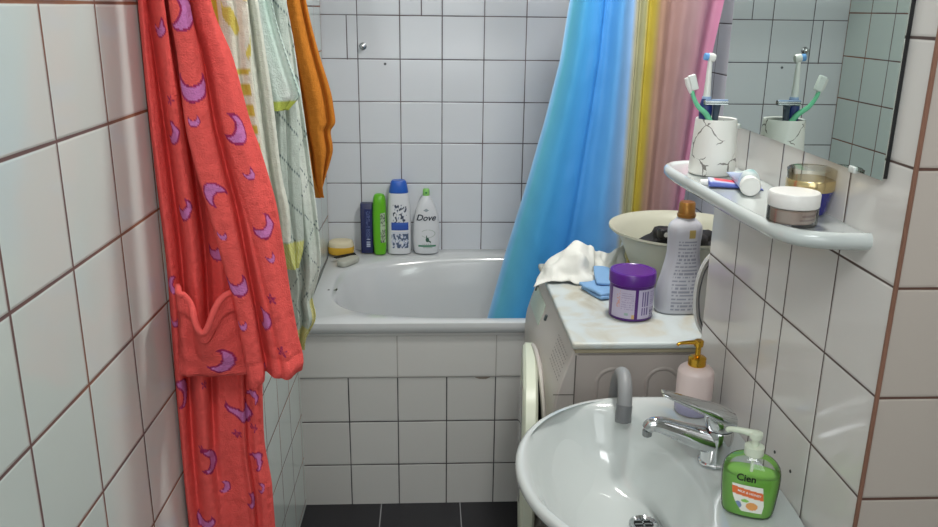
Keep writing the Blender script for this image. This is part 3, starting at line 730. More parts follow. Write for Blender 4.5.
o = tag(lump('dark_garment', (.095, .08, .050), 2.0, mDk), 'black garment bundled inside the washing bowl', 'clothing'); o.location = (BX-.005, BY-.015, MZ+.100)
t = thing('black_peg_case', 'shiny black clip with a pale round mark resting on the bundled garment', 'clip', (BX-.060, BY-.070, MZ+.147), rot=.2)
bm = box(-.020, .020, -.010, .010, -.012, .014, .005); bm_obj('body', bm, mBlack, t)
o = lathe('round_mark', [(0, .0065), (.0008, .0065), (.0008, .0035)], mat('mark_pale', 'B8B8B4', .5), t, n=20, rot=Rb); o.location = (-.003, -.0095, 0)
# blue bottle beyond
t = thing('blue_bottle', 'dark blue bottle half hidden behind the gold-capped detergent', 'bottle', (1.078, 1.826, MZ))
lathe('body', smooth_prof([(0, .028), (.005, .031), (.12, .031), (.185, .030), (.205, .022), (.215, .014)], 4), mat('deep_blue', '1D2660', .25, coat=.3), t, n=40)
lathe('cap', [(.213, .0155), (.235, .0145), (.237, .012)], MATS['deep_blue'], t, n=24)
# white oval tray stood up at the wall's end
t = thing('white_tray', 'white oval plastic tray stood on edge at the end of the sink wall', 'tray', (1.022, 1.672, MZ+.103), rot=.0)
def oval(rx, rz, y, n_=56): return [(rx*spow(math.cos(2*PI*j/n_), .9), y, rz*spow(math.sin(2*PI*j/n_), .9)) for j in range(n_)]
rings = [oval(.056, .103, .004), oval(.062, .107, .0), oval(.0625, .1075, -.005), oval(.058, .103, -.008), oval(.055, .099, -.004), oval(.049, .092, .004), oval(.040, .08, .006), oval(.01, .02, .006)]
V, F = loft(rings, True, True, True); tr = mesh_obj('tray_body', V, F, mat('tray_white', 'D3D3D0', .3), t, True, None, 60)
tube('dark_groove', [(x*.90, -.0072, z*.93) for x, z in [(-.030, .088), (-.047, .062), (-.0545, .03), (-.057, 0), (-.0545, -.03), (-.049, -.058), (-.040, -.078)]], .0016, mat('groove', '54565A', .6), t, n=8)

# cloths: crumpled paper-white cloth and folded blue cloth
def sheet(name, ctrl, m, nu, nv, disp=0, fr=20, thick=.002, parent=None, colfn=None, origin=None, seed=0):
    """ctrl grid of points (rows x cols), spline-smoothed into a sheet"""
    R = [smooth_prof(r, nu) for r in ctrl]
    cols_ = [smooth_prof([r[i] for r in R], nv) for i in range(len(R[0]))]
    nU, nV = len(cols_), len(cols_[0]); V = []; C = []
    for j in range(nV):
        for i in range(nU):
            p = Vector(cols_[i][j])
            if disp: p += Vector((noise.noise(p*fr+Vector((seed, 0, 0))), noise.noise(p*fr+Vector((5+seed, 0, 0))), noise.noise(p*fr+Vector((9+seed, 0, 0)))))*disp
            V.append(tuple(p))
            if colfn: C.append(colfn(i/(nU-1), j/(nV-1), p))
    F = [(j*nU+i, j*nU+i+1, (j+1)*nU+i+1, (j+1)*nU+i) for j in range(nV-1) for i in range(nU-1)]
    o = mesh_obj(name, V, F, m, parent, True, C if colfn else None, None, origin)
    s = o.modifiers.new('solid', 'SOLIDIFY'); s.thickness = thick; s.offset = 0
    return o
mCW = mat('cloth_white', 'DCDDD6', .85, bump=.25, bscale=120)
z0 = MZ+.003
ctrl = [[(.668, 2.055, z0-.006), (.735, 2.05, z0+.004), (.80, 2.045, z0+.002), (.85, 2.07, z0+.002), (.905, 2.13, z0+.005), (.935, 2.17, z0+.02)],
        [(.682, 2.10, z0+.000), (.735, 2.09, z0+.042), (.79, 2.075, z0+.058), (.835, 2.10, z0+.010), (.885, 2.14, z0+.040), (.925, 2.19, z0+.058)],
        [(.700, 2.14, z0+.012), (.75, 2.13, z0+.068), (.805, 2.13, z0+.085), (.85, 2.14, z0+.035), (.90, 2.18, z0+.045), (.935, 2.22, z0+.085)],
        [(.715, 2.17, z0+.005), (.76, 2.18, z0+.050), (.81, 2.18, z0+.072), (.86, 2.19, z0+.045), (.90, 2.21, z0+.03), (.945, 2.25, z0+.055)],
        [(.725, 2.20, z0), (.77, 2.21, z0+.01), (.82, 2.22, z0+.02), (.87, 2.22, z0+.01), (.90, 2.23, z0+.005), (.94, 2.265, z0+.01)]]
o = sheet('crumpled_cloth', ctrl, mCW, 10, 10, .015, 30, .0018, origin=(.82, 2.10, MZ))
tag(o, 'crumpled white cloth heaped on the far left corner of the machine', 'cloth')
mCB = mat('cloth_blue', '7BA3CC', .85, bump=.4, bscale=250)
t = thing('blue_cloth', 'folded light blue cleaning cloth beside the purple tub', 'cloth', (.812, 1.972, MZ+.001), rot=.1)
for k, (sx, dz, rz, dx, dy) in enumerate(((.058, 0, .25, .012, .0), (.056, .009, .32, .008, .004), (.046, .018, -.2, .036, .055))):
    bm = box(-sx/2, sx/2, -.05, .05, 0, .009, .004, 2)
    bmesh.ops.subdivide_edges(bm, edges=bm.edges, cuts=3, use_grid_fill=True)
    for v in bm.verts: v.co += Vector((0, 0, .006*noise.noise(Vector((v.co.x*30, v.co.y*30, k)))+(.03*max(0, v.co.y)*(k == 2)*8 if k == 2 else 0)))
    o = bm_obj('fold', bm, mCB, t, True, 60); o.location = (dx, dy, dz); o.rotation_euler = (0, 0, rz)

# ------------------------------------------------------------ bottles on the tub ledge
LZ = RZ+.0135; LY = 3.066
t = thing('navy_tube', 'narrow navy blue box-shaped bottle, leftmost on the tub ledge', 'bottle', (.157, LY, LZ)); t.scale = (1, 1, 0.93)
npf = [(0, .0215, .014), (.002, .0235, .016), (.205, .0235, .016), (.208, .022, .014)]
lathe('body', npf, mat('navy_pack', '1C2350', .35), t, n=40, e=9)
ns = surf(npf, 9, .0006)
def nl(u, v):
    if .25 < v < .95 and .2 < u < .8 and tx[int(v*29)][int(u*20)] > .45: return lin('56628E')
    if .06 < v < .28 and .2 < u < .8 and tx[int(v*99) % 30][7] > .4: return lin('B9C0D2')
    return lin('222A5C')
patch('label', ns, -.008, .018, .015, .185, 20, 90, nl, mLab, t)
t = thing('lime_bottle', 'bright lime green shampoo bottle between the navy and blue-capped bottles', 'bottle', (.2055, LY-.012, LZ)); t.scale = (1, 1, 0.955)
lp = smooth_prof([(0, .019, .018), (.004, .0225, .022), (.05, .025, .026), (.13, .026, .028), (.20, .0245, .026), (.228, .022, .022), (.240, .015, .015), (.243, .004, .004)], 5)
lathe('body', lp, mat('lime_plastic', '63B51E', .3), t, n=40, e=2.5)
ls = surf(lp, 2.5, .0006)
patch('label', ls, .004, .0225, .05, .17, 16, 60, lambda u, v: lin('4C5A4A') if tx[int(v*29)][int(u*16)] > .55 and abs(v-.5) > .06 else lin('B8C9A8'), mLab, t)
t = thing('blue_capped_bottle', 'tall white shampoo bottle with a blue cap and blue floral print', 'bottle', (.278, LY, LZ)); t.scale = (1, 1, 0.935)
wp = smooth_prof([(0, .040, .024), (.004, .0435, .0275), (.05, .045, .029), (.15, .0445, .029), (.22, .041, .027), (.245, .037, .025), (.252, .034, .024)], 5)
lathe('body', wp, mat('bottle_white', 'D9DBDD', .3), t, n=56, e=2.5)
lathe('cap', [(.250, .0355, .0250), (.252, .0365, .0258), (.280, .0315, .0235), (.295, .0285, .0215), (.300, .024, .019)], mat('cap_blue', '2C62C0', .35), t, n=56, e=2.5)
ws = surf(wp, 2.5, .0006)
def wl(u, v):
    w_ = lin('D9DBDD')
    n_ = noise.noise(Vector((u*9, v*16, 1.3))); n3 = noise.noise(Vector((u*16, v*30, 7.3)))
    if .415 < v < .60: 
        if .55 < v < .60 and u > .25: return lin('3F63B4')
        return lin('3558AE') if v > .46+.0*u else lin('2F50A0')
    if .34 < v < .375: return lin('C9CEDA')
    if v < .34:
        if n_ > .12: return lin('4F5E78')
        if n3 > .2: return lin('8A97B4')
        return lin('C4CADA') if n_ > -.2 else w_
    if v > .60:
        if n_ > .22 and .1 < u < .9: return lin('3C4658')
        if n3 > .35 and .2 < u < .8: return lin('8E9AB0')
    return w_
patch('label', ws, -.028, .036, .025, .205, 64, 150, wl, mLab, t)
ws2 = surf(wp, 2.5, .0012)
text_on('lettering', '=====', .010, lambda x, y: ws2(x+.004, y+.118), mInkW, t) if False else None
t = thing('body_wash_bottle', 'white body wash bottle with green cap and bird print, rightmost on the ledge', 'bottle', (.381, LY, LZ)); t.scale = (1, 1, 0.985)
vp = smooth_prof([(0, .040, .022), (.004, .0455, .026), (.04, .050, .029), (.10, .0495, .029), (.15, .043, .027), (.19, .032, .023), (.213, .021, .018), (.224, .014, .014), (.228, .012, .012)], 5)
lathe('body', vp, MATS['bottle_white'], t, n=56, e=2.3)
lathe('cap', [(.224, .0125, .0125), (.226, .0135, .0135), (.248, .0125, .0125), (.252, .010, .010)], mat('cap_green', '8CCB6C', .35), t, n=32)
lathe('cap_mark', [(0, .004), (.001, .004)], mat('leaf_green', '2F7D4A', .5), t, n=16, rot=Rb).location = (0, -.0122, .238)
vs_ = surf(vp, 2.3, .0007); vs2 = surf(vp, 2.3, .0013)
mG = mat('print_green', '2A8058', .5)
text_on('lettering', 'Dove', .033, lambda x, y: vs2(x+.30*y+.001, y+.143), mat('print_navy', '333C46', .5), t, thick=True)
def vdots(u, v):
    x, y = u-.5, v
    if .07 < v < .15: return lin('2A8058')
    if .17 < v < .20 and .2 < u < .75 and int(u*24) % 3: return lin('7A8C80')
    # bird: body and tail
    if ((u-.52)/.10)**2+((v-.37)/.10)**2 < 1 or (.52 < u < .72 and abs(v-.36+(u-.52)*.5) < .035) or (abs(u-.47) < .03 and .40 < v < .55): return lin('39604E')
    if abs(((u-.55)/.40)**2+((v-.62)/.16)**2-1) < .10 and u > .2: return lin('A8B4AA')
    if .03 < v < .05 and .25 < u < .8: return lin('9AA69E')
    return lin('D9DBDD')
patch('label', vs_, -.030, .036, .022, .118, 80, 100, vdots, mLab, t)
def dia(u, v): return lin('8F9AA0')
V = [vs_(0, .166), vs_(.011, .172), vs_(0, .179), vs_(-.011, .172)]
mesh_obj('emblem', V, [(0, 1, 2, 3)], mat('emblem_grey', '8B979C', .5), t, False)

# sponge, razor-like comb and soap on the corner
t = thing('bath_sponge', 'yellow and cream bath sponge in the far left tub corner', 'sponge', (.058, 3.052, LZ))
mSp = mat('sponge_yellow', 'DDAE3A', .9, bump=.9, bscale=160); mSp2 = mat('sponge_cream', 'DDD3B4', .9, bump=.8, bscale=160)
lathe('yellow_layer', smooth_prof([(0, .040, .032), (.004, .047, .037), (.020, .049, .038), (.030, .048, .037)], 3), mSp, t, n=40, e=2.4)
lathe('cream_layer', smooth_prof([(.030, .048, .037), (.040, .047, .036), (.050, .042, .032), (.053, .030, .022)], 3), mSp2, t, n=40, e=2.4)
t = thing('black_comb', 'small black comb lying between the sponge and the soap', 'comb', (.076, 2.992, RZ+.020), rot=.62)
bm = box(-.045, .045, -.004, .004, 0, .006, .0015)
bm_obj('spine', bm, mBlack, t)
bm = bmesh.new()
for k in range(14): box(-.042+k*.0062, -.0395+k*.0062, -.016, -.003, .001, .004, bm=bm)
bm_obj('teeth', bm, mBlack, t, smooth=False)['kind'] = 'stuff'
o = lathe('soap_bar', smooth_prof([(0, .046, .020), (.003, .050, .023), (.014, .051, .024), (.020, .048, .021), (.021, .038, .014)], 3), mat('soap_grey', 'B9BAAE', .45), None, n=40, e=3)
tag(o, 'worn pale grey soap bar on the tub corner', 'soap'); o.location = (.094, 2.950, RZ+.003); o.rotation_euler = (0, 0, 1.0)

# ------------------------------------------------------------ shower curtain
t = thing('shower_curtain', 'satin shower curtain striped blue, yellow and pink hanging into the tub', 'curtain', (.95, 2.45, 1.95))
def clerp(tab, z):
    tab = sorted(tab)
    if z <= tab[0][0]: return tab[0][1]
    for (a, p), (b_, q) in zip(tab, tab[1:]):
        if z <= b_:
            t_ = (z-a)/(b_-a); return p+(q-p)*t_
    return tab[-1][1]
TL = [(.50, .545), (.60, .573), (.813, .625), (1.018, .68), (1.228, .733), (1.40, .770), (1.566, .791), (1.93, .83)]
TR = [(.50, 1.12), (.9, 1.165), (1.32, 1.203), (1.571, 1.236), (1.93, 1.27)]
nu, nv = 240, 120; V = []; C = []
c_b0, c_b1, c_b2 = lin('5FA8DC'), lin('4B97DA'), lin('6FA9E0')
def ccol(u, v):
    ramp = [(0, 'A6C9E8'), (.012, '78B6DE'), (.03, '5FAFC8'), (.10, '4AA2D8'), (.22, '3F93E0'), (.34, '5AA2E0'), (.43, '8AB4E2'), (.452, 'A9A890'), (.50, 'B9B78C'), (.535, 'B9A83C'), (.57, 'C0AC48'), (.60, 'AA8870'), (.68, 'A6857E'), (.82, 'A08286'), (.93, 'B88299'), (1, 'CC8AAB')]
    for (a, ca), (b_, cb_) in zip(ramp, ramp[1:]):
        if u <= b_:
            k = (u-a)/(b_-a); A, B = lin(ca), lin(cb_); return tuple(x+(y-x)*k for x, y in zip(A, B))
    return lin(ramp[-1][1])
for j in range(nv+1):
    v = j/nv; z = .50+v*(1.93-.50)
    L_, R_ = clerp(TL, z), clerp(TR, z)
    for i in range(nu+1):
        u = i/nu
        xm1, xm2 = .985, 1.055-.02*(1-v)
        if u < .45: x = L_+(xm1-L_)*(u/.45)
        elif u < .6: x = xm1+(xm2-xm1)*(u-.45)/.15
        else: x = xm2+(R_-xm2)*(u-.6)/.4
        s = .010*math.sin(u*26+1.2+.6*v)+.007*math.sin(u*47+v*1.5)+.012*math.sin(u*11+2+v)*(1-.4*v)
        s += .016*math.exp(-((u-.475-.01*v)/.012)**2)-.012*math.exp(-((u-.52)/.014)**2)+.008*math.exp(-((u-.24)/.012)**2)
        s *= (.45+.55*min(1, u*8))
        s += .004*noise.noise(Vector((x*9, z*4, 3)))+.0025*noise.noise(Vector((x*30, z*14, 3)))
        y = 2.447+s-max(0, .62-z)*.1
        if z < .66: y = max(y, 2.432)
        V.append((x-.95, y-2.45, z-1.95)); C.append(ccol(u, v))
F = [(j*(nu+1)+i, j*(nu+1)+i+1, (j+1)*(nu+1)+i+1, (j+1)*(nu+1)+i) for j in range(nv) for i in range(nu)]
mesh_obj('curtain_cloth', V, F, painted('satin', .38, transl=.18, spec=.4, bump=.15, bscale=25), t, True, C)
for k in range(10):
    x = .835+k*.0475
    bm = bmesh.new(); o = tube('curtain_ring', [(x-.95, .024*math.cos(a)-.003, .025+.026*math.sin(a)) for a in [2*PI*i/10 for i in range(11)]], .0022, mPlasticW, t, n=8, k=2)
bm.free()
t = tag(tube('curtain_rod', [(.0, 2.447, 1.985), (.65, 2.447, 1.985), (1.3, 2.447, 1.985)], .011, mChrome, None, n=20), 'chrome curtain rod spanning the tub above the curtain', 'rod')

# ------------------------------------------------------------ robe, towels on the left wall
t = thing('hook_rail', 'wooden hook rail on the left wall above robe and towels', 'hook rail', (-.012, 1.65, 1.905))
bm_obj('board', box(-.02, .004, -.50, .50, -.03, .035, .004), mat('wood', '8A6238', .5, vary=.3), t)
for y_ in (-.40, -.18, -.03, .12, .38):
    tube('hook', [(.004, y_, .0), (.035, y_, -.012), (.055, y_, .0), (.056, y_, .022)], .0042, mSteel, t, n=10)

def drape(name, rows_, back, m, parent, folds=(), nu=90, dv=.006, thick=.03, colfn=None, seed=0, fine=.0015, hem=0, origin=(0, 0, 0), rough=.004, moons=None, bulge=.010, hemz=None, hemroll=0):
    """hanging cloth: closed loop section. rows_: (z, xL, yL, xR, yR); folds: (u0, u1, width, amp) amp<0 sinks away from the room side"""
    rows_ = sorted(rows_, key=lambda r: -r[0])
    prof = smooth_prof(rows_, 8)
    # resample by z
    ztop, zbot = rows_[0][0], rows_[-1][0]; nv_ = max(4, int((ztop-zbot)/dv))
    def at(z):
        for a, b_ in zip(prof, prof[1:]):
            if a[0] >= z >= b_[0] and a[0] != b_[0]:
                k = (a[0]-z)/(a[0]-b_[0]); return [p+(q-p)*k for p, q in zip(a, b_)]
        return list(prof[-1] if z <= prof[-1][0] else prof[0])
    V = []; UV = []; C = []
    nb = 14; n_ = nu+1+nb
    for j in range(nv_+1):
        v = j/nv_; z = ztop+(zbot-ztop)*v
        _, xl, yl, xr, yr = at(z)
        L_ = Vector((xl, yl, 0)); R_ = Vector((xr, yr, 0)); d_ = R_-L_; wd = d_.length; dn = d_.normalized() if wd > 1e-6 else Vector((1, 0, 0))
        nrm_ = Vector((dn.y, -dn.x, 0))    # towards the camera side
        arc = 0; prev = None
        for i in range(n_):
            if i <= nu:
                u = i/nu
                off = bulge*(1-(2*u-1)**2)
                edge = min(1, u/.05, (1-u)/.05)
                off -= thick*.35*(1-math.sqrt(max(0, 1-(1-min(1, edge))**2)))
                for fo in folds:
                    f0, f1, w_, am = fo[:4]; c_ = f0+(f1-f0)*v
                    if len(fo) > 4: am *= 1/(1+math.exp((v-fo[4])/.05))    # the fold opens out below this height
                    off += am*math.exp(-((u-c_)/w_)**2)
                if hemroll: off += hemroll*math.exp(-((z-zbot-.012)/.011)**2)-.35*hemroll*math.exp(-((z-zbot-.030)/.004)**2)
                p = L_+d_*u+nrm_*off
            else:
                u = 1-(i-nu)/(nb+1); p = L_+d_*u-nrm_*(thick*math.sin(PI*min(max(u, .0), 1))**.5*1.0+.002)
            p = Vector((p.x, p.y, z))
            if hemz and i <= nu: p.z += hemz(u, v)
            q = p*1.0
            p += nrm_*(rough*noise.noise(Vector((q.x*24, q.y*24, q.z*9+seed)))+fine*noise.noise(q*95+Vector((seed, 0, 0))))
            if p.x < LX(p.y)+.004: p.x = LX(p.y)+.004
            if prev is not None: arc += (Vector((p.x, p.y, 0))-Vector((prev.x, prev.y, 0))).length
            prev = p; V.append(p); UV.append((arc, z))
    F = [(j*n_+i, j*n_+(i+1) % n_, (j+1)*n_+(i+1) % n_, (j+1)*n_+i) for j in range(nv_) for i in range(n_)]
    F += [tuple(range(n_))[::-1], tuple(range(nv_*n_, (nv_+1)*n_))]
    # printed shapes: centre given in the room, measured on the cloth
    shapes = []
    for sh in (moons or ()):
        cx_, cy_, cz_ = sh[0]; best = min(range(len(V)), key=lambda k: (V[k].x-cx_)**2+(V[k].z-cz_)**2+.15*(V[k].y-cy_)**2 if k % n_ <= nu else 1e9)
        shapes.append((UV[best], sh[1], sh[2]*.88, sh[3]))
    for k in range(len(V)):
        u_ = (k % n_)/nu; v_ = (k//n_)/nv_
        C.append(colfn(u_, v_, V[k], UV[k], shapes))
    o = mesh_obj(name, V, F, m, parent, True, C, 75, None)
    if parent:
        o.location = -Vector(parent.location)
    return o
RED, REDD, MF, MO = lin('EC5F5A'), lin('C23D3C'), lin('CF7CB8'), lin('A0305F')
def robecol(u, v, p, uv, shapes):
    k = noise.noise(p*40)*.5+noise.noise(p*160)*.5
    base = tuple(c*(1+.13*k) for c in RED)
    for (c, kind, r, ang) in shapes:
        dx, dz = uv[0]-c[0], uv[1]-c[1]
        if abs(dx) > r*1.4 or abs(dz) > r*1.4: continue
        ca, sa = math.cos(ang), math.sin(ang); x, y = dx*ca+dz*sa, -dx*sa+dz*ca
        if kind == 'm':      # crescent opening along +x
            d1 = math.hypot(x, y)-r; d2 = math.hypot(x-r*.74, y)-r*.80
            s = max(d1, -d2)
            if s < -r*.10: return tuple(q*(1+.06*k) for q in MF)
            if s < r*.045: return MO
        else:
            rad = math.hypot(x, y); th = math.atan2(y, x); sr = r*(.62+.30*math.cos(5*th))
            if rad < sr and rad > sr-.0035: return MO
            if rad < sr: return tuple((a+b_)/2 for a, b_ in zip(base, MO))
    return base
mTerry = painted('robe_plush', .95, bump=1.0, bscale=420, spec=.1)
t = thing('bathrobe', 'coral red plush bathrobe printed with pink crescent moons and stars', 'bathrobe', (.03, 1.27, 1.86))
m_ = lambda x, z, r, deg, k='m': ((x, 1.24, z), k, r, math.radians(deg))
brow = [(1.86, .0, 1.28, .040, 1.31), (1.704, -0.018, 1.260, 0.045, 1.300), (1.545, -0.025, 1.260, 0.053, 1.300), (1.388, -0.027, 1.260, 0.088, 1.300), (1.250, -0.024, 1.260, 0.106, 1.300), (1.153, -0.022, 1.260, 0.113, 1.300), (1.017, -0.025, 1.260, 0.111, 1.300), (0.945, -0.027, 1.260, 0.109, 1.300), (0.815, -0.030, 1.260, 0.105, 1.300), (0.735, -0.031, 1.260, 0.112, 1.300), (0.679, -0.030, 1.260, 0.113, 1.300), (.40, -.03, 1.26, .115, 1.30), (.16, -.03, 1.26, .112, 1.30)]
bmoons = [m_(.007, 1.358, .020, 150), m_(.015, 1.243, .021, 120), m_(.051, 1.174, .021, 110), m_(-.008, .933, .028, 200), m_(.075, .893, .030, 95), m_(.030, .806, .027, 170), m_(.089, .789, .020, 190), m_(.078, .719, .018, 160), m_(.10, .91, .016, 200), m_(.03, .95, .010, 0, 's'), m_(.065, .845, .011, 20, 's'), m_(.008, .83, .012, 10, 's'), m_(.10, .855, .011, 30, 's'), m_(.105, .80, .010, 0, 's'), m_(.035, .745, .013, 160), m_(.108, .74, .011, 160), m_(.012, 1.405, .010, 0, 's'), m_(0, .69, .022, 80), m_(.03, .60, .026, 60), m_(.08, .55, .026, 150), m_(.05, .45, .026, 90), m_(.0, 1.51, .018, 110), m_(-.008, 1.12, .016, 10), m_(-.015, 1.06, .012, 100)]
rb = drape('robe_body', brow, None, mTerry, t, folds=((.05, .05, .05, .010), (.21, .12, .040, -.036, .62), (.34, .24, .07, .012, .60), (.49, .34, .045, -.045, .58), (.62, .50, .06, .014, .55), (.785, .785, .010, -.006), (.74, .74, .03, .010), (.30, .30, .10, .008), (.88, .86, .035, .010), (.56, .50, .09, -.010)), nu=150, dv=.0024, thick=.055, colfn=robecol, moons=bmoons, seed=1, bulge=.012)
srow = [(1.86, .030, 1.23, .050, 1.25), (1.697, 0.039, 1.200, 0.066, 1.230), (1.546, 0.038, 1.200, 0.087, 1.230), (1.470, 0.042, 1.200, 0.112, 1.230), (1.382, 0.044, 1.200, 0.130, 1.230), (1.339, 0.049, 1.200, 0.142, 1.230), (1.293, 0.057, 1.200, 0.153, 1.230), (1.248, 0.067, 1.200, 0.162, 1.230), (1.172, 0.081, 1.200, 0.170, 1.230), (1.108, 0.093, 1.200, 0.176, 1.230), (1.042, 0.101, 1.200, 0.184, 1.230), (1.009, 0.105, 1.200, 0.190, 1.230), (0.984, 0.107, 1.200, 0.188, 1.230)]
smoons = [((x, 1.2, z), 'm', r, math.radians(a)) for x, z, r, a in [(.052, 1.530, .028, 165), (.060, 1.432, .027, 92), (.060, 1.384, .011, 100), (.113, 1.372, .025, 150), (.081, 1.277, .021, -50), (.086, 1.218, .009, 90), (.101, 1.142, .022, 95), (.129, 1.307, .011, 120), (.147, 1.228, .022, 130), (.154, 1.18, .010, 110), (.105, 1.075, .010, 95), (.133, 1.081, .020, 160), (.128, .990, .018, 150)]]+[((.15, 1.2, 1.115), 's', .011, .3), ((.162, 1.2, 1.03), 's', .012, 0)]
def shem(u, v): return (-.016*max(0, 1-u*3.2)*v**14)
sl = drape('sleeve', srow, None, mTerry, t, folds=((.25, .15, .16, .010), (.60, .34, .055, -.034), (.82, .66, .14, .014), (.45, .55, .03, -.004)), nu=130, dv=.0022, thick=.028, colfn=robecol, moons=smoons, seed=5, bulge=.012, hemz=shem, hemroll=.006)
# pocket: bulging patch with sagging rolled top
nuP, nvP = 50, 60; V = []
for j in range(nvP+1):
    v = j/nvP
    for i in range(nuP+1):
        u = i/nuP
        dip = .058*math.exp(-((u-.46)/.20)**2)
        ztop = 1.128-dip*1.0-.005*u; zb = .980
        z = ztop+(zb-ztop)*v
        x = (.004-.008*v)+(.100-(.004-.008*v))*u
        y = 1.232-.006*math.sin(PI*u)-.038*math.sin(PI*min(1, u*1.02))**.8*(1-v)**.9-.010*math.exp(-((u-.10-.25*v*0)/.05)**2)*(1-v*.5)+.010*math.exp(-((u-.26)/.06)**2)*(1-v)-.006*(1 if v < .20 else math.exp(-((v-.20)/.02)**2))+.003*math.exp(-((v-.22)/.012)**2)+.004*noise.noise(Vector((x*60, z*40, 2)))
        V.append((x-.03, y-1.27, z-1.86))
C = [robecol(0, 0, Vector((a+.03, b_+1.27, c+1.86)), (a+.03, c+1.86), [((.062, 1.008), 'm', .021, math.radians(150))]) for a, b_, c in V]
F = [(j*(nuP+1)+i, j*(nuP+1)+i+1, (j+1)*(nuP+1)+i+1, (j+1)*(nuP+1)+i) for j in range(nvP) for i in range(nuP)]
pk = mesh_obj('pocket', V, F, mTerry, t, True, C); s = pk.modifiers.new('solid', 'SOLIDIFY'); s.thickness = .007; s.offset = 0
tube('pocket_hem', [V[i] for i in range(0, nuP+1, 2)], [.004]+[.0050]*24+[.004], MATS['robe_red'] if 'robe_red' in MATS else mat('robe_red', 'E85C57', .95, bump=.8, bscale=420), t, n=12, k=3)
edge = [V[j*(nuP+1)] for j in range(0, nvP+1, 4)]+[V[nvP*(nuP+1)+i] for i in range(2, nuP+1, 3)]
tube('pocket_seam', edge, .0035, MATS['robe_red'], t, n=10, k=2)

def R5(L): return [(a[2], a[0], a[1], b_[0], b_[1]+dy) for a, b_, dy in L]
mTow = painted('terry', .95, bump=.9, bscale=380, spec=.1)
def mix(a, b_, k): return tuple(x+(y-x)*k for x, y in zip(a, b_))
# yellow and cream towel
def c1(u, v, p, uv, sh):
    k = 1+.10*noise.noise(p*150)
    if u < .30: c = lin('D2AF42')
    elif u < .37: c = lin('EDE8D8')
    else:
        c = lin('DCDCCB')
        if noise.noise(Vector((uv[0]*40, uv[1]*22, 3))) > .20 and p.z > 1.43: c = lin('CFC060')
        if .58 < u < .90 and p.z < 1.44 and (uv[1]*1000) % 34 < 19: c = lin('CDB956')
    return tuple(x*k for x in c)
t = thing('yellow_towel', 'cream towel with yellow edge and squares, hanging next to the robe', 'towel', (.05, 1.45, 1.86))
drape('towel_cloth', [(1.86, .01, 1.44, .06, 1.46), (1.669, .009, 1.44, .073, 1.46), (1.548, .022, 1.44, .090, 1.46), (1.427, .029, 1.44, .091, 1.46), (1.30, .054, 1.44, .101, 1.46), (1.157, .068, 1.44, .109, 1.46), (1.10, .071, 1.44, .109, 1.46), (1.02, .073, 1.44, .106, 1.46)], None, mTow, t, folds=((.28, .28, .05, -.008), (.5, .5, .12, .006), (.75, .7, .08, -.006)), nu=60, dv=.005, thick=.02, colfn=c1, seed=11, bulge=.006)
def c2(u, v, p, uv, sh):
    k = 1+.12*noise.noise(p*150); return tuple(x*k for x in lin('D3D6C8'))
t = thing('cream_towel', 'narrow folded off-white towel right of the yellow one', 'towel', (.08, 1.55, 1.86))
drape('towel_cloth', [(1.86, .02, 1.53, .07, 1.55), (1.678, 0.027, 1.53, 0.083, 1.55), (1.549, 0.046, 1.53, 0.09, 1.55), (1.464, 0.051, 1.53, 0.098, 1.55), (1.369, 0.055, 1.53, 0.107, 1.55), (1.241, 0.065, 1.53, 0.115, 1.55), (1.17, 0.068, 1.53, 0.126, 1.55), (1.11, 0.072, 1.53, 0.126, 1.55)], None, mTow, t, folds=((.35, .35, .10, .010), (.62, .60, .05, -.014), (.85, .85, .10, .006)), nu=60, dv=.005, thick=.025, colfn=c2, seed=13)
def c3(u, v, p, uv, sh):
    k = 1+.08*noise.noise(p*150); c = mix(lin('BFD8CC'), lin('D2D8D2'), max(0, min(1, .5+1.2*noise.noise(Vector((u*2, p.z*9, 1))))))
    if abs(u-.93) < .012 and (uv[1]*1000) % 9 < 5: c = lin('5C6E70')
    if v > .965: c = lin('BFCB60')
    return tuple(x*k for x in c)
t = thing('mint_towel', 'short pale mint hand towel with stitched hem and yellow-green fringe', 'towel', (.11, 1.63, 1.86))
drape('towel_cloth', [(1.86, .02, 1.61, .08, 1.63), (1.686, 0.026, 1.61, 0.092, 1.63), (1.549, 0.052, 1.61, 0.1, 1.63), (1.46, 0.063, 1.61, 0.121, 1.63), (1.387, 0.073, 1.61, 0.143, 1.63), (1.372, 0.08, 1.61, 0.142, 1.63), (1.349, 0.086, 1.61, 0.12, 1.63)], None, mTow, t, folds=((.3, .3, .12, .004), (.7, .75, .06, -.004), (.93, .93, .03, .004)), nu=80, dv=.004, thick=.010, colfn=c3, seed=17, fine=.0008)
def c4(u, v, p, uv, sh):
    k = 1+.08*noise.noise(p*150); c = mix(lin('BFCABF'), lin('D2D8CE'), max(0, min(1, .5+1.3*noise.noise(Vector((uv[0]*10, p.z*9, 4))))))
    a = (uv[0]*1.0+uv[1]*.9)*1000 % 92; b_ = (uv[0]*1.0-uv[1]*.9)*1000 % 92
    if (a < 3 or b_ < 3) and (uv[1]*1000) % 9 < 6: c = lin('56686A')
    if p.z < .835 or (p.z < .90 and u > .80): c = mix(lin('C9C24A'), lin('DDDDBB'), .5+.5*math.sin(uv[0]*900)*math.sin(uv[1]*900))
    return tuple(x*k for x in c)
t = thing('checked_towel', 'long grey-green towel with dashed diamond lines and crocheted yellow tip', 'towel', (.10, 1.80, 1.86))
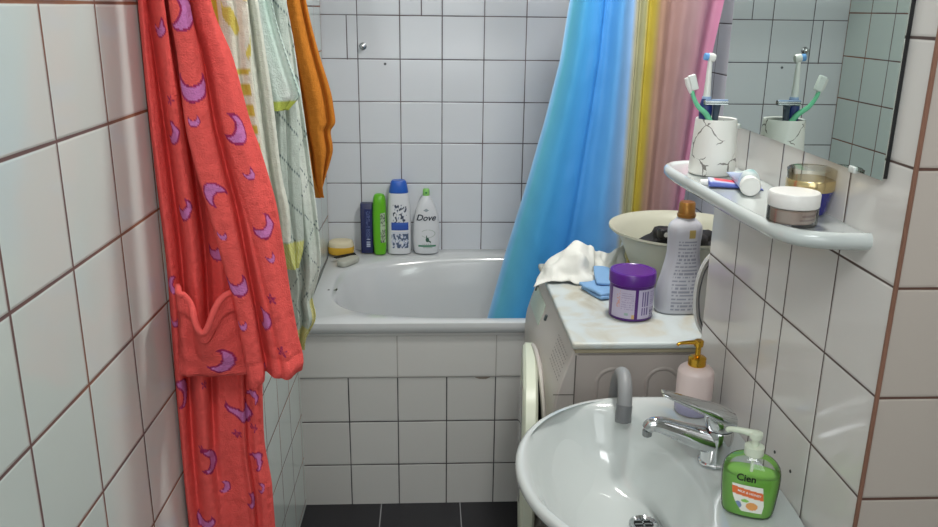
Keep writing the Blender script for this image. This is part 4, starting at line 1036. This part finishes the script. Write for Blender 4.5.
drape('towel_cloth', [(1.86, .03, 1.79, .07, 1.81), (1.703, 0.035, 1.79, 0.084, 1.81), (1.551, 0.049, 1.79, 0.098, 1.81), (1.462, 0.056, 1.79, 0.11, 1.81), (1.347, 0.054, 1.79, 0.121, 1.81), (1.286, 0.055, 1.79, 0.127, 1.81), (1.135, 0.055, 1.79, 0.14, 1.81), (1.076, 0.06, 1.79, 0.144, 1.81), (0.991, 0.069, 1.79, 0.147, 1.81), (0.936, 0.075, 1.79, 0.136, 1.81), (0.9, 0.073, 1.79, 0.125, 1.81), (0.852, 0.073, 1.79, 0.13, 1.81), (0.815, 0.073, 1.79, 0.112, 1.81), (0.782, 0.074, 1.79, 0.095, 1.81)], None, mTow, t, folds=((.25, .25, .07, .012), (.50, .48, .05, -.018), (.68, .64, .08, .012), (.85, .9, .05, -.006)), nu=100, dv=.004, thick=.03, colfn=c4, seed=19, fine=.001)
def c4b(u, v, p, uv, sh):
    k = 1+.08*noise.noise(p*150); c = lin('BBC6BC')
    if v > .93: c = mix(lin('BFC24A'), lin('D9DDA8'), .5+.5*math.sin(uv[0]*900)*math.sin(uv[1]*900))
    elif ((uv[0]+uv[1])*1000) % 80 < 3: c = lin('56686A')
    return tuple(x*k for x in c)
t = thing('fringed_towel', 'small grey-green towel with a yellow-green fringe under the mint one', 'towel', (.10, 1.71, 1.86))
drape('towel_cloth', [(1.86, .04, 1.67, .08, 1.69), (1.657, 0.047, 1.67, 0.112, 1.69), (1.439, 0.065, 1.67, 0.12, 1.69), (1.342, 0.075, 1.67, 0.126, 1.69), (1.16, 0.069, 1.67, 0.128, 1.69), (1.064, 0.08, 1.67, 0.129, 1.69), (1.014, 0.094, 1.67, 0.116, 1.69)], None, mTow, t, folds=((.3, .3, .10, .006), (.6, .6, .06, -.006)), nu=60, dv=.005, thick=.014, colfn=c4b, seed=23, fine=.001)
def c5(u, v, p, uv, sh):
    k = 1+.10*noise.noise(p*150)+.05*noise.noise(p*30)
    return tuple(x*k for x in lin('BE762C'))
t = thing('orange_towel', 'orange towel hanging last in the row, nearest the bath', 'towel', (.10, 2.05, 1.86))
drape('towel_cloth', [(1.86, .0, 2.02, .07, 2.04), (1.724, 0.001, 2.02, 0.084, 2.04), (1.553, 0.029, 2.02, 0.107, 2.04), (1.441, 0.041, 2.02, 0.13, 2.04), (1.349, 0.051, 2.02, 0.155, 2.04), (1.302, 0.058, 2.02, 0.162, 2.04), (1.268, 0.061, 2.02, 0.164, 2.04), (1.249, 0.069, 2.02, 0.153, 2.04), (1.205, 0.077, 2.02, 0.157, 2.04), (1.169, 0.085, 2.02, 0.148, 2.04), (1.131, 0.095, 2.02, 0.134, 2.04), (1.089, 0.106, 2.02, 0.12, 2.04)], None, mTow, t, folds=((.20, .20, .06, .012), (.36, .33, .04, -.020), (.62, .62, .14, .010), (.86, .80, .05, -.014)), nu=80, dv=.005, thick=.03, colfn=c5, seed=29)
